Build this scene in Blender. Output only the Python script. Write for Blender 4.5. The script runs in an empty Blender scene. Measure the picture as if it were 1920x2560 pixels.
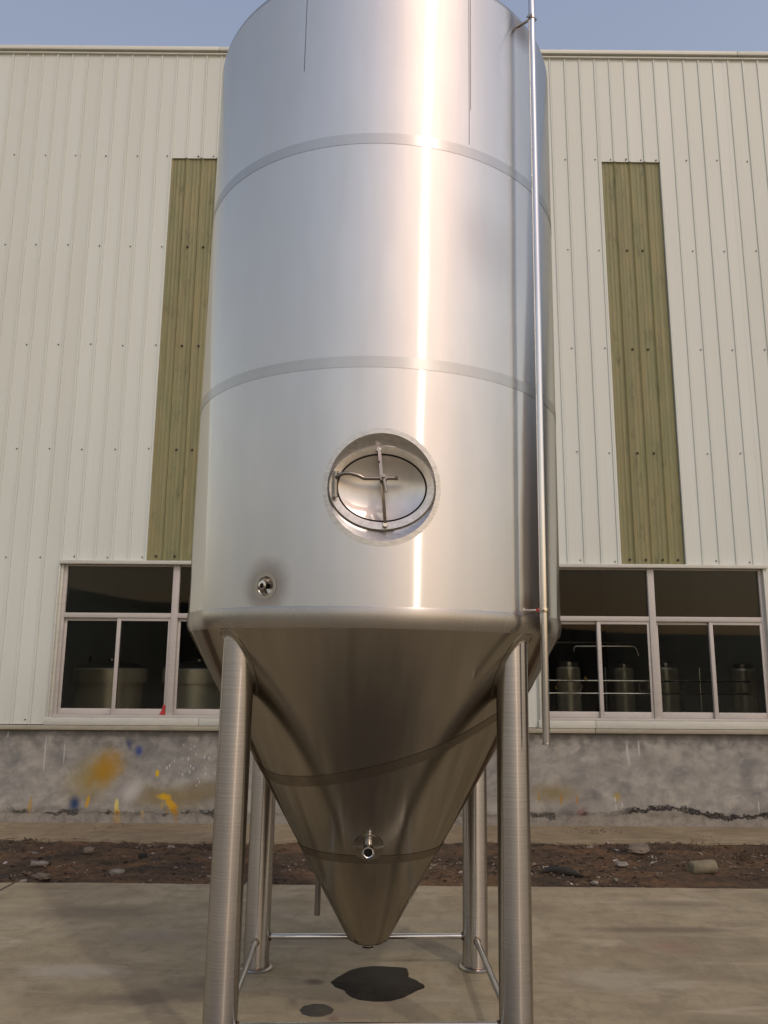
import bpy, bmesh, math, random
from math import sin, cos, pi, radians, sqrt, tan, atan2, hypot
from mathutils import Vector, Matrix, noise

random.seed(7)
SC = bpy.context.scene
COL = SC.collection

# ------------------------------------------------------------------ camera
PITCH, ROLL, YAW, CAM_H, F_PX = 0.19213, 0.006916, 0.002616, 1.7127, 2001.5
fw = Vector((sin(YAW) * cos(PITCH), cos(YAW) * cos(PITCH), sin(PITCH)))
r0 = Vector((cos(YAW), -sin(YAW), 0)); u0 = r0.cross(fw)
rt = r0 * cos(ROLL) + u0 * sin(ROLL); up = u0 * cos(ROLL) - r0 * sin(ROLL)
cam = bpy.data.cameras.new('camera'); cam_ob = bpy.data.objects.new('camera', cam); COL.objects.link(cam_ob)
cam_ob.matrix_world = Matrix(((rt.x, up.x, -fw.x, 0), (rt.y, up.y, -fw.y, 0), (rt.z, up.z, -fw.z, CAM_H), (0, 0, 0, 1)))
cam.sensor_fit = 'VERTICAL'; cam.sensor_height = 24.0; cam.lens = F_PX / 2560 * 24.0
cam.clip_start = 0.05; cam.clip_end = 3000
SC.camera = cam_ob

# ------------------------------------------------------------------ sky, sun, exposure
SUN_EL, SUN_AZ = radians(50), radians(33)          # azimuth measured to the right of straight behind the camera
w = bpy.data.worlds.new('World'); SC.world = w; w.use_nodes = True
wt = w.node_tree; wt.nodes.clear()
sky = wt.nodes.new('ShaderNodeTexSky'); sky.sky_type = 'NISHITA'; sky.sun_disc = False
sky.sun_elevation = SUN_EL; sky.sun_rotation = pi - SUN_AZ
sky.altitude = 0; sky.air_density = 2.0; sky.dust_density = 1.5; sky.ozone_density = 1.0
bg = wt.nodes.new('ShaderNodeBackground'); bg.inputs['Strength'].default_value = 0.14
wo = wt.nodes.new('ShaderNodeOutputWorld')
tint = wt.nodes.new('ShaderNodeMix'); tint.data_type = 'RGBA'; tint.blend_type = 'MULTIPLY'; tint.inputs[0].default_value = 1.0
tint.inputs[7].default_value = (1.19, .945, .89, 1)      # smoggy, slightly violet air everywhere
wt.links.new(sky.outputs[0], tint.inputs[6]); wt.links.new(tint.outputs[2], bg.inputs[0]); wt.links.new(bg.outputs[0], wo.inputs[0])
sl = bpy.data.lights.new('sun', 'SUN'); sl.energy = 0.5; sl.angle = radians(1.5); sl.color = (1.0, 0.96, 0.84)
so = bpy.data.objects.new('sun', sl); COL.objects.link(so)
sdir = Vector((sin(SUN_AZ) * cos(SUN_EL), -cos(SUN_AZ) * cos(SUN_EL), sin(SUN_EL)))
so.rotation_euler = sdir.to_track_quat('Z', 'Y').to_euler(); so.location = sdir * 60
SC.view_settings.view_transform = 'Standard'; SC.view_settings.look = 'None'
SC.view_settings.exposure = 0.15; SC.view_settings.gamma = 1.0; SC.view_settings.use_curve_mapping = False

# ------------------------------------------------------------------ helpers
class NT:
    def __init__(s, name):
        s.m = bpy.data.materials.new(name); s.m.use_nodes = True; s.t = s.m.node_tree; s.t.nodes.clear()
        s.out = s.t.nodes.new('ShaderNodeOutputMaterial')
    def n(s, ty, props=None, **inp):
        nd = s.t.nodes.new('ShaderNode' + ty)
        for k, v in (props or {}).items(): setattr(nd, k, v)
        for k, v in inp.items():
            key = k.replace('_', ' ')
            sock = nd.inputs[int(k[1:])] if k[0] == 'i' and k[1:].isdigit() else nd.inputs[key]
            s.set(sock, v)
        return nd
    def set(s, sock, v):
        if hasattr(v, 'is_output'): s.t.links.new(v, sock)
        elif isinstance(v, bpy.types.Node): s.t.links.new(v.outputs[0], sock)
        else:
            if isinstance(v, (tuple, list)) and len(v) == 3 and sock.type == 'RGBA': v = (*v, 1)
            sock.default_value = v
    def math(s, op, a, b=0.0, c=None, clamp=False):
        nd = s.n('Math', {'operation': op, 'use_clamp': clamp}); s.set(nd.inputs[0], a); s.set(nd.inputs[1], b)
        if c is not None: s.set(nd.inputs[2], c)
        return nd.outputs[0]
    def mix(s, f, a, b, mode='MIX'):
        nd = s.n('Mix', {'data_type': 'RGBA', 'blend_type': mode}); s.set(nd.inputs[0], f); s.set(nd.inputs[6], a); s.set(nd.inputs[7], b)
        return nd.outputs[2]
    def obj(s): return s.n('TexCoord').outputs['Object']
    def mapv(s, v, scale=(1, 1, 1), loc=(0, 0, 0), rot=(0, 0, 0)):
        nd = s.n('Mapping'); s.set(nd.inputs[0], v); nd.inputs['Scale'].default_value = scale
        nd.inputs['Location'].default_value = loc; nd.inputs['Rotation'].default_value = rot
        return nd.outputs[0]
    def noise(s, v, scale=5, detail=4, rough=.55, dist=0):
        return s.n('TexNoise', None, Vector=v, Scale=scale, Detail=detail, Roughness=rough, Distortion=dist).outputs[0]
    def ramp(s, f, stops, interp='LINEAR'):
        nd = s.n('ValToRGB'); cr = nd.color_ramp; cr.interpolation = interp
        while len(cr.elements) > 1: cr.elements.remove(cr.elements[0])
        cr.elements[0].position = stops[0][0]; cr.elements[0].color = (*stops[0][1], 1) if not isinstance(stops[0][1], (int, float)) else (stops[0][1],) * 3 + (1,)
        for p, c in stops[1:]:
            e = cr.elements.new(p); e.color = (*c, 1) if not isinstance(c, (int, float)) else (c,) * 3 + (1,)
        s.set(nd.inputs[0], f); return nd.outputs[0]
    def bump(s, h, strength=.3, dist=.01):
        return s.n('Bump', None, Strength=strength, Distance=dist, Height=h).outputs[0]
    def bsdf(s, **k):
        b = s.n('BsdfPrincipled')
        for kk, v in k.items(): s.set(b.inputs[kk.replace('_', ' ')], v)
        s.t.links.new(b.outputs[0], s.out.inputs[0]); return b
    def xyz(s, v):
        nd = s.n('SeparateXYZ'); s.set(nd.inputs[0], v); return nd.outputs

class MB:
    """collects faces; build() links them as one mesh object"""
    def __init__(s): s.v = []; s.f = []; s.nr = None
    def add(s, vs, fs):
        o = len(s.v); s.v += [tuple(x) for x in vs]; s.f += [tuple(i + o for i in f) for f in fs]; return s
    def box(s, x0, x1, y0, y1, z0, z1, bev=0.0):
        if bev <= 0:
            return s.add([(x0, y0, z0), (x1, y0, z0), (x1, y1, z0), (x0, y1, z0), (x0, y0, z1), (x1, y0, z1), (x1, y1, z1), (x0, y1, z1)],
                         [(0, 3, 2, 1), (4, 5, 6, 7), (0, 1, 5, 4), (1, 2, 6, 5), (2, 3, 7, 6), (3, 0, 4, 7)])
        bm = bmesh.new(); bmesh.ops.create_cube(bm, size=1)
        for q in bm.verts: q.co = Vector(((x0 + x1) / 2 + q.co.x * (x1 - x0), (y0 + y1) / 2 + q.co.y * (y1 - y0), (z0 + z1) / 2 + q.co.z * (z1 - z0)))
        bmesh.ops.bevel(bm, geom=bm.edges[:], offset=bev, segments=2, affect='EDGES', profile=.5)
        bm.verts.index_update(); s.add([q.co[:] for q in bm.verts], [[q.index for q in f.verts] for f in bm.faces]); bm.free(); return s
    def tube(s, pts, rad, n=16, cap=True, closed=False):
        pts = [Vector(p) for p in pts]; k = len(pts)
        rads = rad if isinstance(rad, (list, tuple)) else [rad] * k
        ref = None; rings = []
        for i, p in enumerate(pts):
            if closed: d = pts[(i + 1) % k] - pts[i - 1]
            else: d = (pts[min(i + 1, k - 1)] - pts[max(i - 1, 0)])
            d.normalize()
            if ref is None: ref = d.orthogonal().normalized()
            ref = (ref - d * ref.dot(d)).normalized(); b = d.cross(ref)
            rings.append([p + (ref * cos(2 * pi * j / n) + b * sin(2 * pi * j / n)) * rads[i] for j in range(n)])
        vs = [q for r in rings for q in r]; fs = []
        m = k if closed else k - 1
        for i in range(m):
            for j in range(n):
                a = i * n + j; b2 = i * n + (j + 1) % n; c = ((i + 1) % k) * n + (j + 1) % n; d2 = ((i + 1) % k) * n + j
                fs.append((a, b2, c, d2))
        if cap and not closed: fs += [tuple(range(n))[::-1], tuple((k - 1) * n + j for j in range(n))]
        return s.add(vs, fs)
    def lathe(s, prof, n=48, axis_pt=(0, 0, 0), basis=None):
        """prof: list of (r, h); revolved about +Z of basis"""
        B = basis or Matrix.Identity(3); O = Vector(axis_pt)
        vs = []; fs = []
        for r, h in prof:
            for j in range(n):
                a = 2 * pi * j / n; vs.append(O + B @ Vector((r * cos(a), r * sin(a), h)))
        for i in range(len(prof) - 1):
            for j in range(n):
                fs.append((i * n + j, i * n + (j + 1) % n, (i + 1) * n + (j + 1) % n, (i + 1) * n + j))
        return s.add(vs, fs)
    def mesh(s, name, mat, smooth=True, angle=35):
        me = bpy.data.meshes.new(name); me.from_pydata(s.v, [], s.f); me.update()
        me.materials.append(mat)
        if s.nr is None:
            bm = bmesh.new(); bm.from_mesh(me); bmesh.ops.recalc_face_normals(bm, faces=bm.faces[:]); bm.to_mesh(me); bm.free()
        if smooth:
            me.polygons.foreach_set('use_smooth', [True] * len(me.polygons))
            if s.nr is None: me.set_sharp_from_angle(angle=radians(angle))
            else: me.normals_split_custom_set_from_vertices(s.nr)
        me.update(); return me
    def build(s, name, mat, parent=None, smooth=True, angle=35):
        return link(name, s.mesh(name, mat, smooth, angle), parent)

def link(name, me, parent=None, loc=None):
    o = bpy.data.objects.new(name, me); COL.objects.link(o)
    if parent is not None: o.parent = parent
    if loc is not None: o.location = loc
    return o
def empty(name, loc=(0, 0, 0), label=None, cat=None, group=None):
    o = bpy.data.objects.new(name, None); COL.objects.link(o); o.location = loc; o.empty_display_size = .2
    if label: tag(o, label, cat, group)
    return o
def tag(o, label=None, cat=None, group=None, kind=None):
    if label: o['label'] = label
    if cat: o['category'] = cat
    if group: o['group'] = group
    if kind: o['kind'] = kind
    return o

# ------------------------------------------------------------------ materials
def steel(name, col=(.60, .575, .545), rough=.26, aniso=.85, streak=None, smudge=.06, rot=.25, halo=None, bump=0.0, wavy=0.0):
    t = NT(name); oc = t.obj()
    n1 = t.noise(oc, 2.3, 5, .6)
    base = t.mix(t.ramp(n1, [(.35, 0.0), (.75, 1.0)]), col, tuple(c * (1 - smudge * 2.2) for c in col))
    rr = t.math('MULTIPLY_ADD', t.noise(t.mapv(oc, (3, 3, .5)), 3, 6, .65), rough * .3, rough * .85)
    kw = {}
    if streak:
        ns = t.noise(t.mapv(oc, streak), 1.0, 3, .7)
        base = t.mix(t.ramp(ns, [(.3, 0.0), (.7, 1.0)]), base, t.mix(1.0, base, (.72, .72, .72), 'MULTIPLY'))
        rr = t.math('MULTIPLY_ADD', ns, .12, t.math('SUBTRACT', rr, .06))
        if bump: kw['Normal'] = t.bump(ns, bump, .002)
    if halo:
        for (c, r_in, r_out, hc, amt) in halo:
            d = t.n('VectorMath', {'operation': 'DISTANCE'}, i0=oc, i1=c).outputs['Value']
            d = t.math('ADD', d, t.math('MULTIPLY', t.math('SUBTRACT', t.noise(oc, 9, 3), .5), r_in * .9))
            f = t.n('MapRange', {'interpolation_type': 'SMOOTHSTEP'}, i0=d, i1=r_in, i2=r_out, i3=amt, i4=0.0).outputs[0]
            base = t.mix(f, base, hc)
    if wavy: kw['Normal'] = t.bump(t.noise(t.mapv(oc, (1.7, 1.7, .55)), 2.0, 2, .5), 1.0, wavy)
    tg = t.n('Tangent', {'direction_type': 'RADIAL', 'axis': 'Z'})
    gl = t.n('BsdfAnisotropic', {'distribution': 'MULTI_GGX'}, Color=base, Roughness=rr, Anisotropy=aniso, Rotation=0.0, Tangent=tg.outputs[0], **kw)
    t.t.links.new(gl.outputs[0], t.out.inputs[0]); return t.m

PORT_AZ, PORT_Z = radians(-28.8), 2.061
MAN_AZ, MAN_Z = radians(1.7), 2.497
R = 0.9985
def az_pt(az, r, z): return (r * sin(az), -r * cos(az), z)

M = {}
M['shell'] = steel('brushed_steel_shell', (.72, .715, .69), .205, .82, streak=None, smudge=.02, wavy=.0028,
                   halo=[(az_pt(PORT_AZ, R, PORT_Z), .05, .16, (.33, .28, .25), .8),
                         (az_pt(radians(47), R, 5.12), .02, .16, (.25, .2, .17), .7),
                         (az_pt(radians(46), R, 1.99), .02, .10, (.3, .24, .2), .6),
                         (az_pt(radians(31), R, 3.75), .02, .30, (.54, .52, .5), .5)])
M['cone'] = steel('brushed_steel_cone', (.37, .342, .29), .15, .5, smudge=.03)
M['band'] = steel('ground_weld_band', (.565, .56, .535), .31, .5, smudge=.05)
M['rim'] = steel('rim_band_steel', (.45, .425, .385), .27, .5, smudge=.06)
M['leg'] = steel('brushed_steel_leg', (.62, .59, .55), .23, .74, streak=(1.2, 1.2, 150), smudge=.06, bump=.04)
M['pipe'] = steel('polished_steel_pipe', (.66, .66, .66), .20, .2, smudge=.05)
M['lever'] = steel('dull_cast_steel', (.33, .295, .26), .26, 0.0, smudge=.12)
M['polish'] = steel('polished_steel', (.62, .60, .57), .16, 0.0, smudge=.08)
M['hall'] = None
M['satin'] = steel('satin_steel', (.60, .57, .53), .30, 0.0, streak=(60, 60, 60), smudge=.10)
M['satin_ring'] = steel('satin_ring_steel', (.60, .585, .565), .33, 0.0, streak=(30, 30, 90), smudge=.06)
M['weld'] = steel('weld_bead_steel', (.34, .26, .20), .34, 0.0, streak=(90, 90, 90), smudge=.2)
M['seam'] = steel('seam_line_steel', (.24, .23, .22), .4, 0.0)
def plain(name, col, rough=.6, metallic=0.0, var=.12, scale=12, bump=0.0):
    t = NT(name); oc = t.obj(); n1 = t.noise(oc, scale, 5, .6)
    base = t.mix(t.ramp(n1, [(.3, 0.0), (.7, 1.0)]), tuple(c * (1 - var) for c in col), tuple(min(1, c * (1 + var)) for c in col))
    kw = {'Normal': t.bump(n1, bump, .01)} if bump else {}
    t.bsdf(Base_Color=base, Roughness=rough, Metallic=metallic, **kw); return t.m
M['hall'] = plain('hall_tank_steel', (.85, .80, .68), .34, .45, .05)
M['black'] = plain('dark_bore', (.01, .01, .01), .6)
M['red'] = plain('red_plastic', (.42, .03, .03), .5)
M['yellow'] = plain('yellow_handle', (.55, .36, .05), .4)
M['rubber'] = plain('dark_gasket', (.07, .062, .055), .5)

def cladding_mat():
    t = NT('cream_painted_cladding'); oc = t.obj()
    rnd = t.n('ObjectInfo').outputs['Random']
    st = t.noise(t.mapv(oc, (60, 60, .35)), 1.0, 4, .65)
    lg = t.noise(t.mapv(oc, (.9, .9, .25)), 1.0, 4, .6)
    c = t.mix(t.ramp(st, [(.35, 0.0), (.7, 1.0)]), (.67, .71, .66), (.64, .675, .62))
    c = t.mix(t.math('MULTIPLY', t.ramp(lg, [(.45, 0.0), (.75, 1.0)]), .35), c, (.57, .595, .53))
    c = t.mix(1.0, c, t.ramp(rnd, [(0, (.945, .945, .935)), (1, (1, 1, 1))]), 'MULTIPLY')
    z = t.xyz(oc)[2]
    g = t.math('MULTIPLY', t.n('MapRange', None, i0=z, i1=1.0, i2=1.9, i3=.4, i4=0.0).outputs[0], t.noise(t.mapv(oc, (14, 14, 2)), 1.0, 4))
    c = t.mix(g, c, (.36, .32, .25))
    t.bsdf(Base_Color=c, Roughness=.48, Normal=t.bump(st, .05, .004)); return t.m
M['clad'] = cladding_mat()
def trim_mat(name, col, dirt=.35):
    t = NT(name); oc = t.obj()
    n1 = t.noise(t.mapv(oc, (5, 5, 22)), 1.0, 5, .65); n2 = t.noise(oc, 38, 4, .7)
    f = t.math('MULTIPLY', t.ramp(n1, [(.45, 0.0), (.8, 1.0)]), dirt)
    c = t.mix(f, col, tuple(x * .55 for x in col)); c = t.mix(t.math('MULTIPLY', t.ramp(n2, [(.62, 0.0), (.72, 1.0)]), .35), c, tuple(x * .4 for x in col))
    t.bsdf(Base_Color=c, Roughness=.5); return t.m
M['trim'] = trim_mat('cream_trim', (.57, .575, .505))
M['trim_grey'] = trim_mat('weathered_base_flashing', (.36, .33, .25), .7)
M['coping'] = trim_mat('coping_paint', (.65, .66, .59), .2)
M['alu'] = trim_mat('white_window_frame', (.50, .47, .435), .3)
M['wing'] = plain('brown_wing_wall', (.15, .11, .075), .8, 0, .2, 1.5)
M['screw'] = plain('rusty_screw', (.06, .045, .035), .6, .4)

def fibre_mat():
    t = NT('mossy_fibreglass'); oc = t.obj()
    st = t.noise(t.mapv(oc, (24, 24, .5)), 1.0, 5, .65); bl = t.noise(t.mapv(oc, (5, 5, 1.3)), 1.0, 5, .6, .6)
    fine = t.noise(t.mapv(oc, (130, 130, 3.0)), 1.0, 4, .7)
    c = t.mix(t.ramp(bl, [(.35, 0.0), (.65, 1.0)]), (.50, .44, .22), (.40, .405, .20))
    c = t.mix(t.math('MULTIPLY', t.ramp(st, [(.42, 0.0), (.68, 1.0)]), .6), c, (.26, .25, .125))
    c = t.mix(t.math('MULTIPLY', t.ramp(fine, [(.5, 0.0), (.75, 1.0)]), .55), c, (.58, .54, .36))
    c = t.mix(t.math('MULTIPLY', t.ramp(t.noise(t.mapv(oc, (7, 7, 2.2), (3, 1, 4)), 1.0, 5, .7), [(.56, 0.0), (.72, 1.0)]), .7), c, (.17, .19, .11))
    b = t.bsdf(Base_Color=c, Roughness=.42, Normal=t.bump(st, .15, .004))
    tl = t.n('BsdfTranslucent', None, Color=c); mx = t.n('MixShader'); t.set(mx.inputs[0], .45); t.set(mx.inputs[1], b.outputs[0]); t.set(mx.inputs[2], tl)
    t.t.links.new(mx.outputs[0], t.out.inputs[0]); return t.m
M['fibre'] = fibre_mat()
def added_rooflight_mat():  # for the added roof panels that let daylight into the hall
    t = NT('added_white_rooflight'); oc = t.obj(); n1 = t.noise(oc, 3, 4)
    c = t.mix(n1, (.6, .6, .55), (.75, .75, .7)); b = t.n('BsdfDiffuse', None, Color=c); tl = t.n('BsdfTranslucent', None, Color=c)
    mx = t.n('MixShader'); t.set(mx.inputs[0], .6); t.set(mx.inputs[1], b); t.set(mx.inputs[2], tl); t.t.links.new(mx.outputs[0], t.out.inputs[0]); return t.m
M['added_rooflight'] = added_rooflight_mat()

def glass_mat():
    t = NT('window_glass'); oc = t.obj()
    tr = t.n('BsdfTransparent', None, Color=(.92, .93, .90)); gl = t.n('BsdfGlossy', None, Color=(.24, .24, .25), Roughness=.02)
    fr = t.n('Fresnel', None, IOR=1.45); df = t.n('BsdfDiffuse', None, Color=(.30, .27, .22))
    mx = t.n('MixShader'); t.set(mx.inputs[0], fr); t.set(mx.inputs[1], tr); t.set(mx.inputs[2], gl)
    dust = t.math('MULTIPLY', t.ramp(t.noise(t.mapv(oc, (6, 6, 2)), 1.0, 5, .7), [(.4, 0.0), (.8, 1.0)]), .02)
    m2 = t.n('MixShader'); t.set(m2.inputs[0], dust); t.set(m2.inputs[1], mx); t.set(m2.inputs[2], df)
    t.t.links.new(m2.outputs[0], t.out.inputs[0]); return t.m
M['glass'] = glass_mat()

def plinth_mat():
    t = NT('stained_render_plinth'); oc = t.obj(); X, Y, Z = t.xyz(oc)
    big = t.noise(t.mapv(oc, (1.1, 1, 2.0)), 1.6, 6, .62, .5); mid = t.noise(oc, 6.5, 6, .65); fine = t.noise(oc, 60, 4, .7)
    c = t.ramp(big, [(.32, (.15, .15, .145)), (.45, (.28, .272, .25)), (.58, (.385, .37, .33)), (.75, (.30, .285, .225))])
    c = t.mix(t.math('MULTIPLY', t.ramp(mid, [(.45, 0.0), (.62, 1.0)]), .6), c, (.17, .17, .165))
    c = t.mix(t.math('MULTIPLY', t.ramp(t.noise(t.mapv(oc, (1, 1, 1.4), (4, 0, 9)), 4.1, 8, .72, .25), [(.48, 0.0), (.62, 1.0)]), .5), c, (.30, .28, .24))
    c = t.mix(t.math('MULTIPLY', t.ramp(fine, [(.5, 0.0), (.8, 1.0)]), .25), c, (.31, .28, .24))
    drip = t.noise(t.mapv(oc, (16, 1, .8)), 1.0, 4, .6)
    c = t.mix(t.math('MULTIPLY', t.ramp(drip, [(.56, 0.0), (.74, 1.0)]), .35), c, (.30, .27, .22))
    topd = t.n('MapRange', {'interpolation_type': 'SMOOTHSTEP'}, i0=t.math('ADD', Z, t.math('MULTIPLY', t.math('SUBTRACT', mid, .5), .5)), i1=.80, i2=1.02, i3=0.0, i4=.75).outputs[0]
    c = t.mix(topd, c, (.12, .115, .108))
    nb = t.math('SUBTRACT', t.noise(oc, 7, 5, .65), .5)
    def blob(x, z, rx, rz, col, amt=1.0, soft=.9, ns=.6, skew=0.0):
        nonlocal c
        dx = t.math('DIVIDE', t.math('SUBTRACT', t.math('ADD', X, t.math('MULTIPLY', t.math('SUBTRACT', Z, z), -skew)), x), rx)
        dz = t.math('DIVIDE', t.math('SUBTRACT', Z, z), rz)
        d = t.math('SQRT', t.math('ADD', t.math('MULTIPLY', dx, dx), t.math('MULTIPLY', dz, dz)))
        d = t.math('ADD', d, t.math('MULTIPLY', nb, ns))
        f = t.n('MapRange', {'interpolation_type': 'SMOOTHSTEP'}, i0=d, i1=1 - soft, i2=1.0, i3=amt, i4=0.0).outputs[0]
        c = t.mix(f, c, col)
    # soiled yellow-green foot of the wall, then the loose spray paint marks
    blob(-2.35, .28, .75, .20, (.21, .155, .055), .75); blob(1.95, .35, .40, .16, (.22, .17, .06), .7); blob(-1.9, .36, .4, .16, (.20, .15, .06), .6)
    blob(-3.20, .50, .42, .42, (.27, .20, .05), .85, .95, .7, .35); blob(-3.06, .58, .25, .29, (.36, .195, .012), .95, .95, .8, .3)
    blob(-2.714, .777, .075, .10, (.03, .065, .24), .95, .95, .5); blob(-2.83, .85, .05, .09, (.05, .07, .14), .8, .9, .5, -.3)
    blob(-3.392, .204, .095, .13, (.025, .05, .13), 1.0, .9, .4); blob(-2.78, .33, .17, .19, (.50, .48, .46), .85, .95, .4, .3)
    blob(-2.40, .285, .09, .05, (.60, .36, .01), .95, .6, 1.5); blob(-2.335, .22, .075, .10, (.58, .33, .01), .95, .6, 1.9, -.5); blob(-2.27, .10, .05, .13, (.48, .25, .02), .8, .8, 2.2, -.2); blob(-2.42, .20, .014, .08, (.5, .3, .02), .8, .7, 1.2); blob(-2.36, .12, .012, .08, (.45, .26, .02), .7, .7, 1.2)
    blob(-2.923, .19, .030, .09, (.60, .50, .18), 1.0, .4, .4); blob(-2.908, .06, .055, .10, (.58, .33, .015), 1.0, .4, .8)
    blob(-2.632, .09, .022, .06, (.58, .40, .15), 1.0, .5, .5); blob(-3.248, .23, .03, .09, (.50, .30, .03), .9, .5, .6, .2); blob(-3.888, .17, .03, .14, (.40, .24, .04), .7, .6, .8, .1)
    blob(-2.491, .537, .026, .05, (.62, .40, .02), 1.0, .4, .4)
    blob(2.023, .29, .02, .08, (.34, .18, .03), .8, .6, .5); blob(2.199, .28, .016, .06, (.36, .18, .03), .8, .6, .5); blob(1.771, .30, .018, .06, (.34, .2, .04), .7, .6, .5)
    blob(2.646, .32, .06, .07, (.36, .26, .03), .7, .8, .6); blob(2.25, .12, .10, .12, (.22, .09, .07), .6, .9, .9)
    # white runs and speckles
    for (x, z, rx, rz) in ((2.785, .80, .02, .13), (2.80, .72, .013, .10), (2.918, .84, .018, .12), (-3.766, .73, .014, .25), (-3.55, .75, .010, .16), (2.626, .29, .012, .04), (2.63, .20, .010, .05), (2.70, .23, .009, .04), (3.04, .16, .010, .05), (4.22, .22, .010, .09), (4.26, .44, .009, .04), (-4.2, .95, .012, .05)):
        blob(x, z, rx, rz, (.48, .47, .46), .8, .6, .7)
    sp = t.n('TexVoronoi', {'feature': 'F1'}, Vector=t.mapv(oc, (34, 1, 12), (0, 0, 0)), Scale=1.0, Randomness=1.0)
    spm = t.math('MULTIPLY', t.math('LESS_THAN', sp.outputs['Distance'], .24), t.math('GREATER_THAN', t.xyz(sp.outputs['Color'])[0], .45))
    dx = t.math('DIVIDE', t.math('SUBTRACT', X, -2.15), .26); dz = t.math('DIVIDE', t.math('SUBTRACT', Z, .62), .24)
    inside = t.math('LESS_THAN', t.math('ADD', t.math('MULTIPLY', dx, dx), t.math('MULTIPLY', dz, dz)), 1.0)
    c = t.mix(t.math('MULTIPLY', t.math('MULTIPLY', spm, inside), .85), c, (.58, .57, .56))
    # peeled skin along the foot: ragged dark edge with pale mortar below
    xr = t.n('MapRange', None, i0=X, i1=2.2, i2=4.6, i3=0.0, i4=1.0).outputs[0]
    prof = t.ramp(xr, [(0, .115), (.23, .170), (.39, .192), (.47, .196), (.54, .165), (.61, .127), (.71, .103), (.80, .110), (.87, .138), (1, .150)])
    edge = t.math('ADD', prof, t.math('ADD', t.math('MULTIPLY', t.math('SUBTRACT', t.noise(t.mapv(oc, (2.3, 0, 0)), 1.0, 3), .5), .05), t.math('MULTIPLY', t.math('SUBTRACT', t.noise(oc, 15, 6, .72), .5), .13)))
    dd = t.math('SUBTRACT', Z, edge)
    below = t.n('MapRange', None, i0=dd, i1=-.005, i2=.004, i3=1.0, i4=0.0).outputs[0]
    c = t.mix(t.math('MULTIPLY', below, .7), c, t.ramp(t.noise(oc, 13, 5, .7), [(.35, (.14, .12, .10)), (.6, (.29, .265, .225))]))
    thick = t.math('MULTIPLY_ADD', t.math('SUBTRACT', t.noise(t.mapv(oc, (3.4, 1, 5)), 1.0, 6, .75), .40), .17, .006)
    line = t.math('LESS_THAN', t.math('ABSOLUTE', dd), thick)
    patchy = t.math('MAXIMUM', t.ramp(t.noise(t.mapv(oc, (4.2, 0, 3), (5.3, 0, 0)), 1.0, 4), [(.52, 0.0), (.58, .8)]), t.n('MapRange', None, i0=X, i1=2.62, i2=2.8, i3=0.0, i4=1.0).outputs[0])
    c = t.mix(t.math('MULTIPLY', line, t.math('MULTIPLY', patchy, t.ramp(t.noise(oc, 45, 4, .7), [(.35, .45), (.5, 1.0)]))), c, (.030, .027, .025))
    hgt = t.math('ADD', t.math('MULTIPLY', mid, .5), t.math('SUBTRACT', t.math('MULTIPLY', fine, .3), t.math('MULTIPLY', below, .8)))
    t.bsdf(Base_Color=c, Roughness=.9, Normal=t.bump(hgt, .5, .012)); return t.m
M['plinth'] = plinth_mat()

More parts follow.
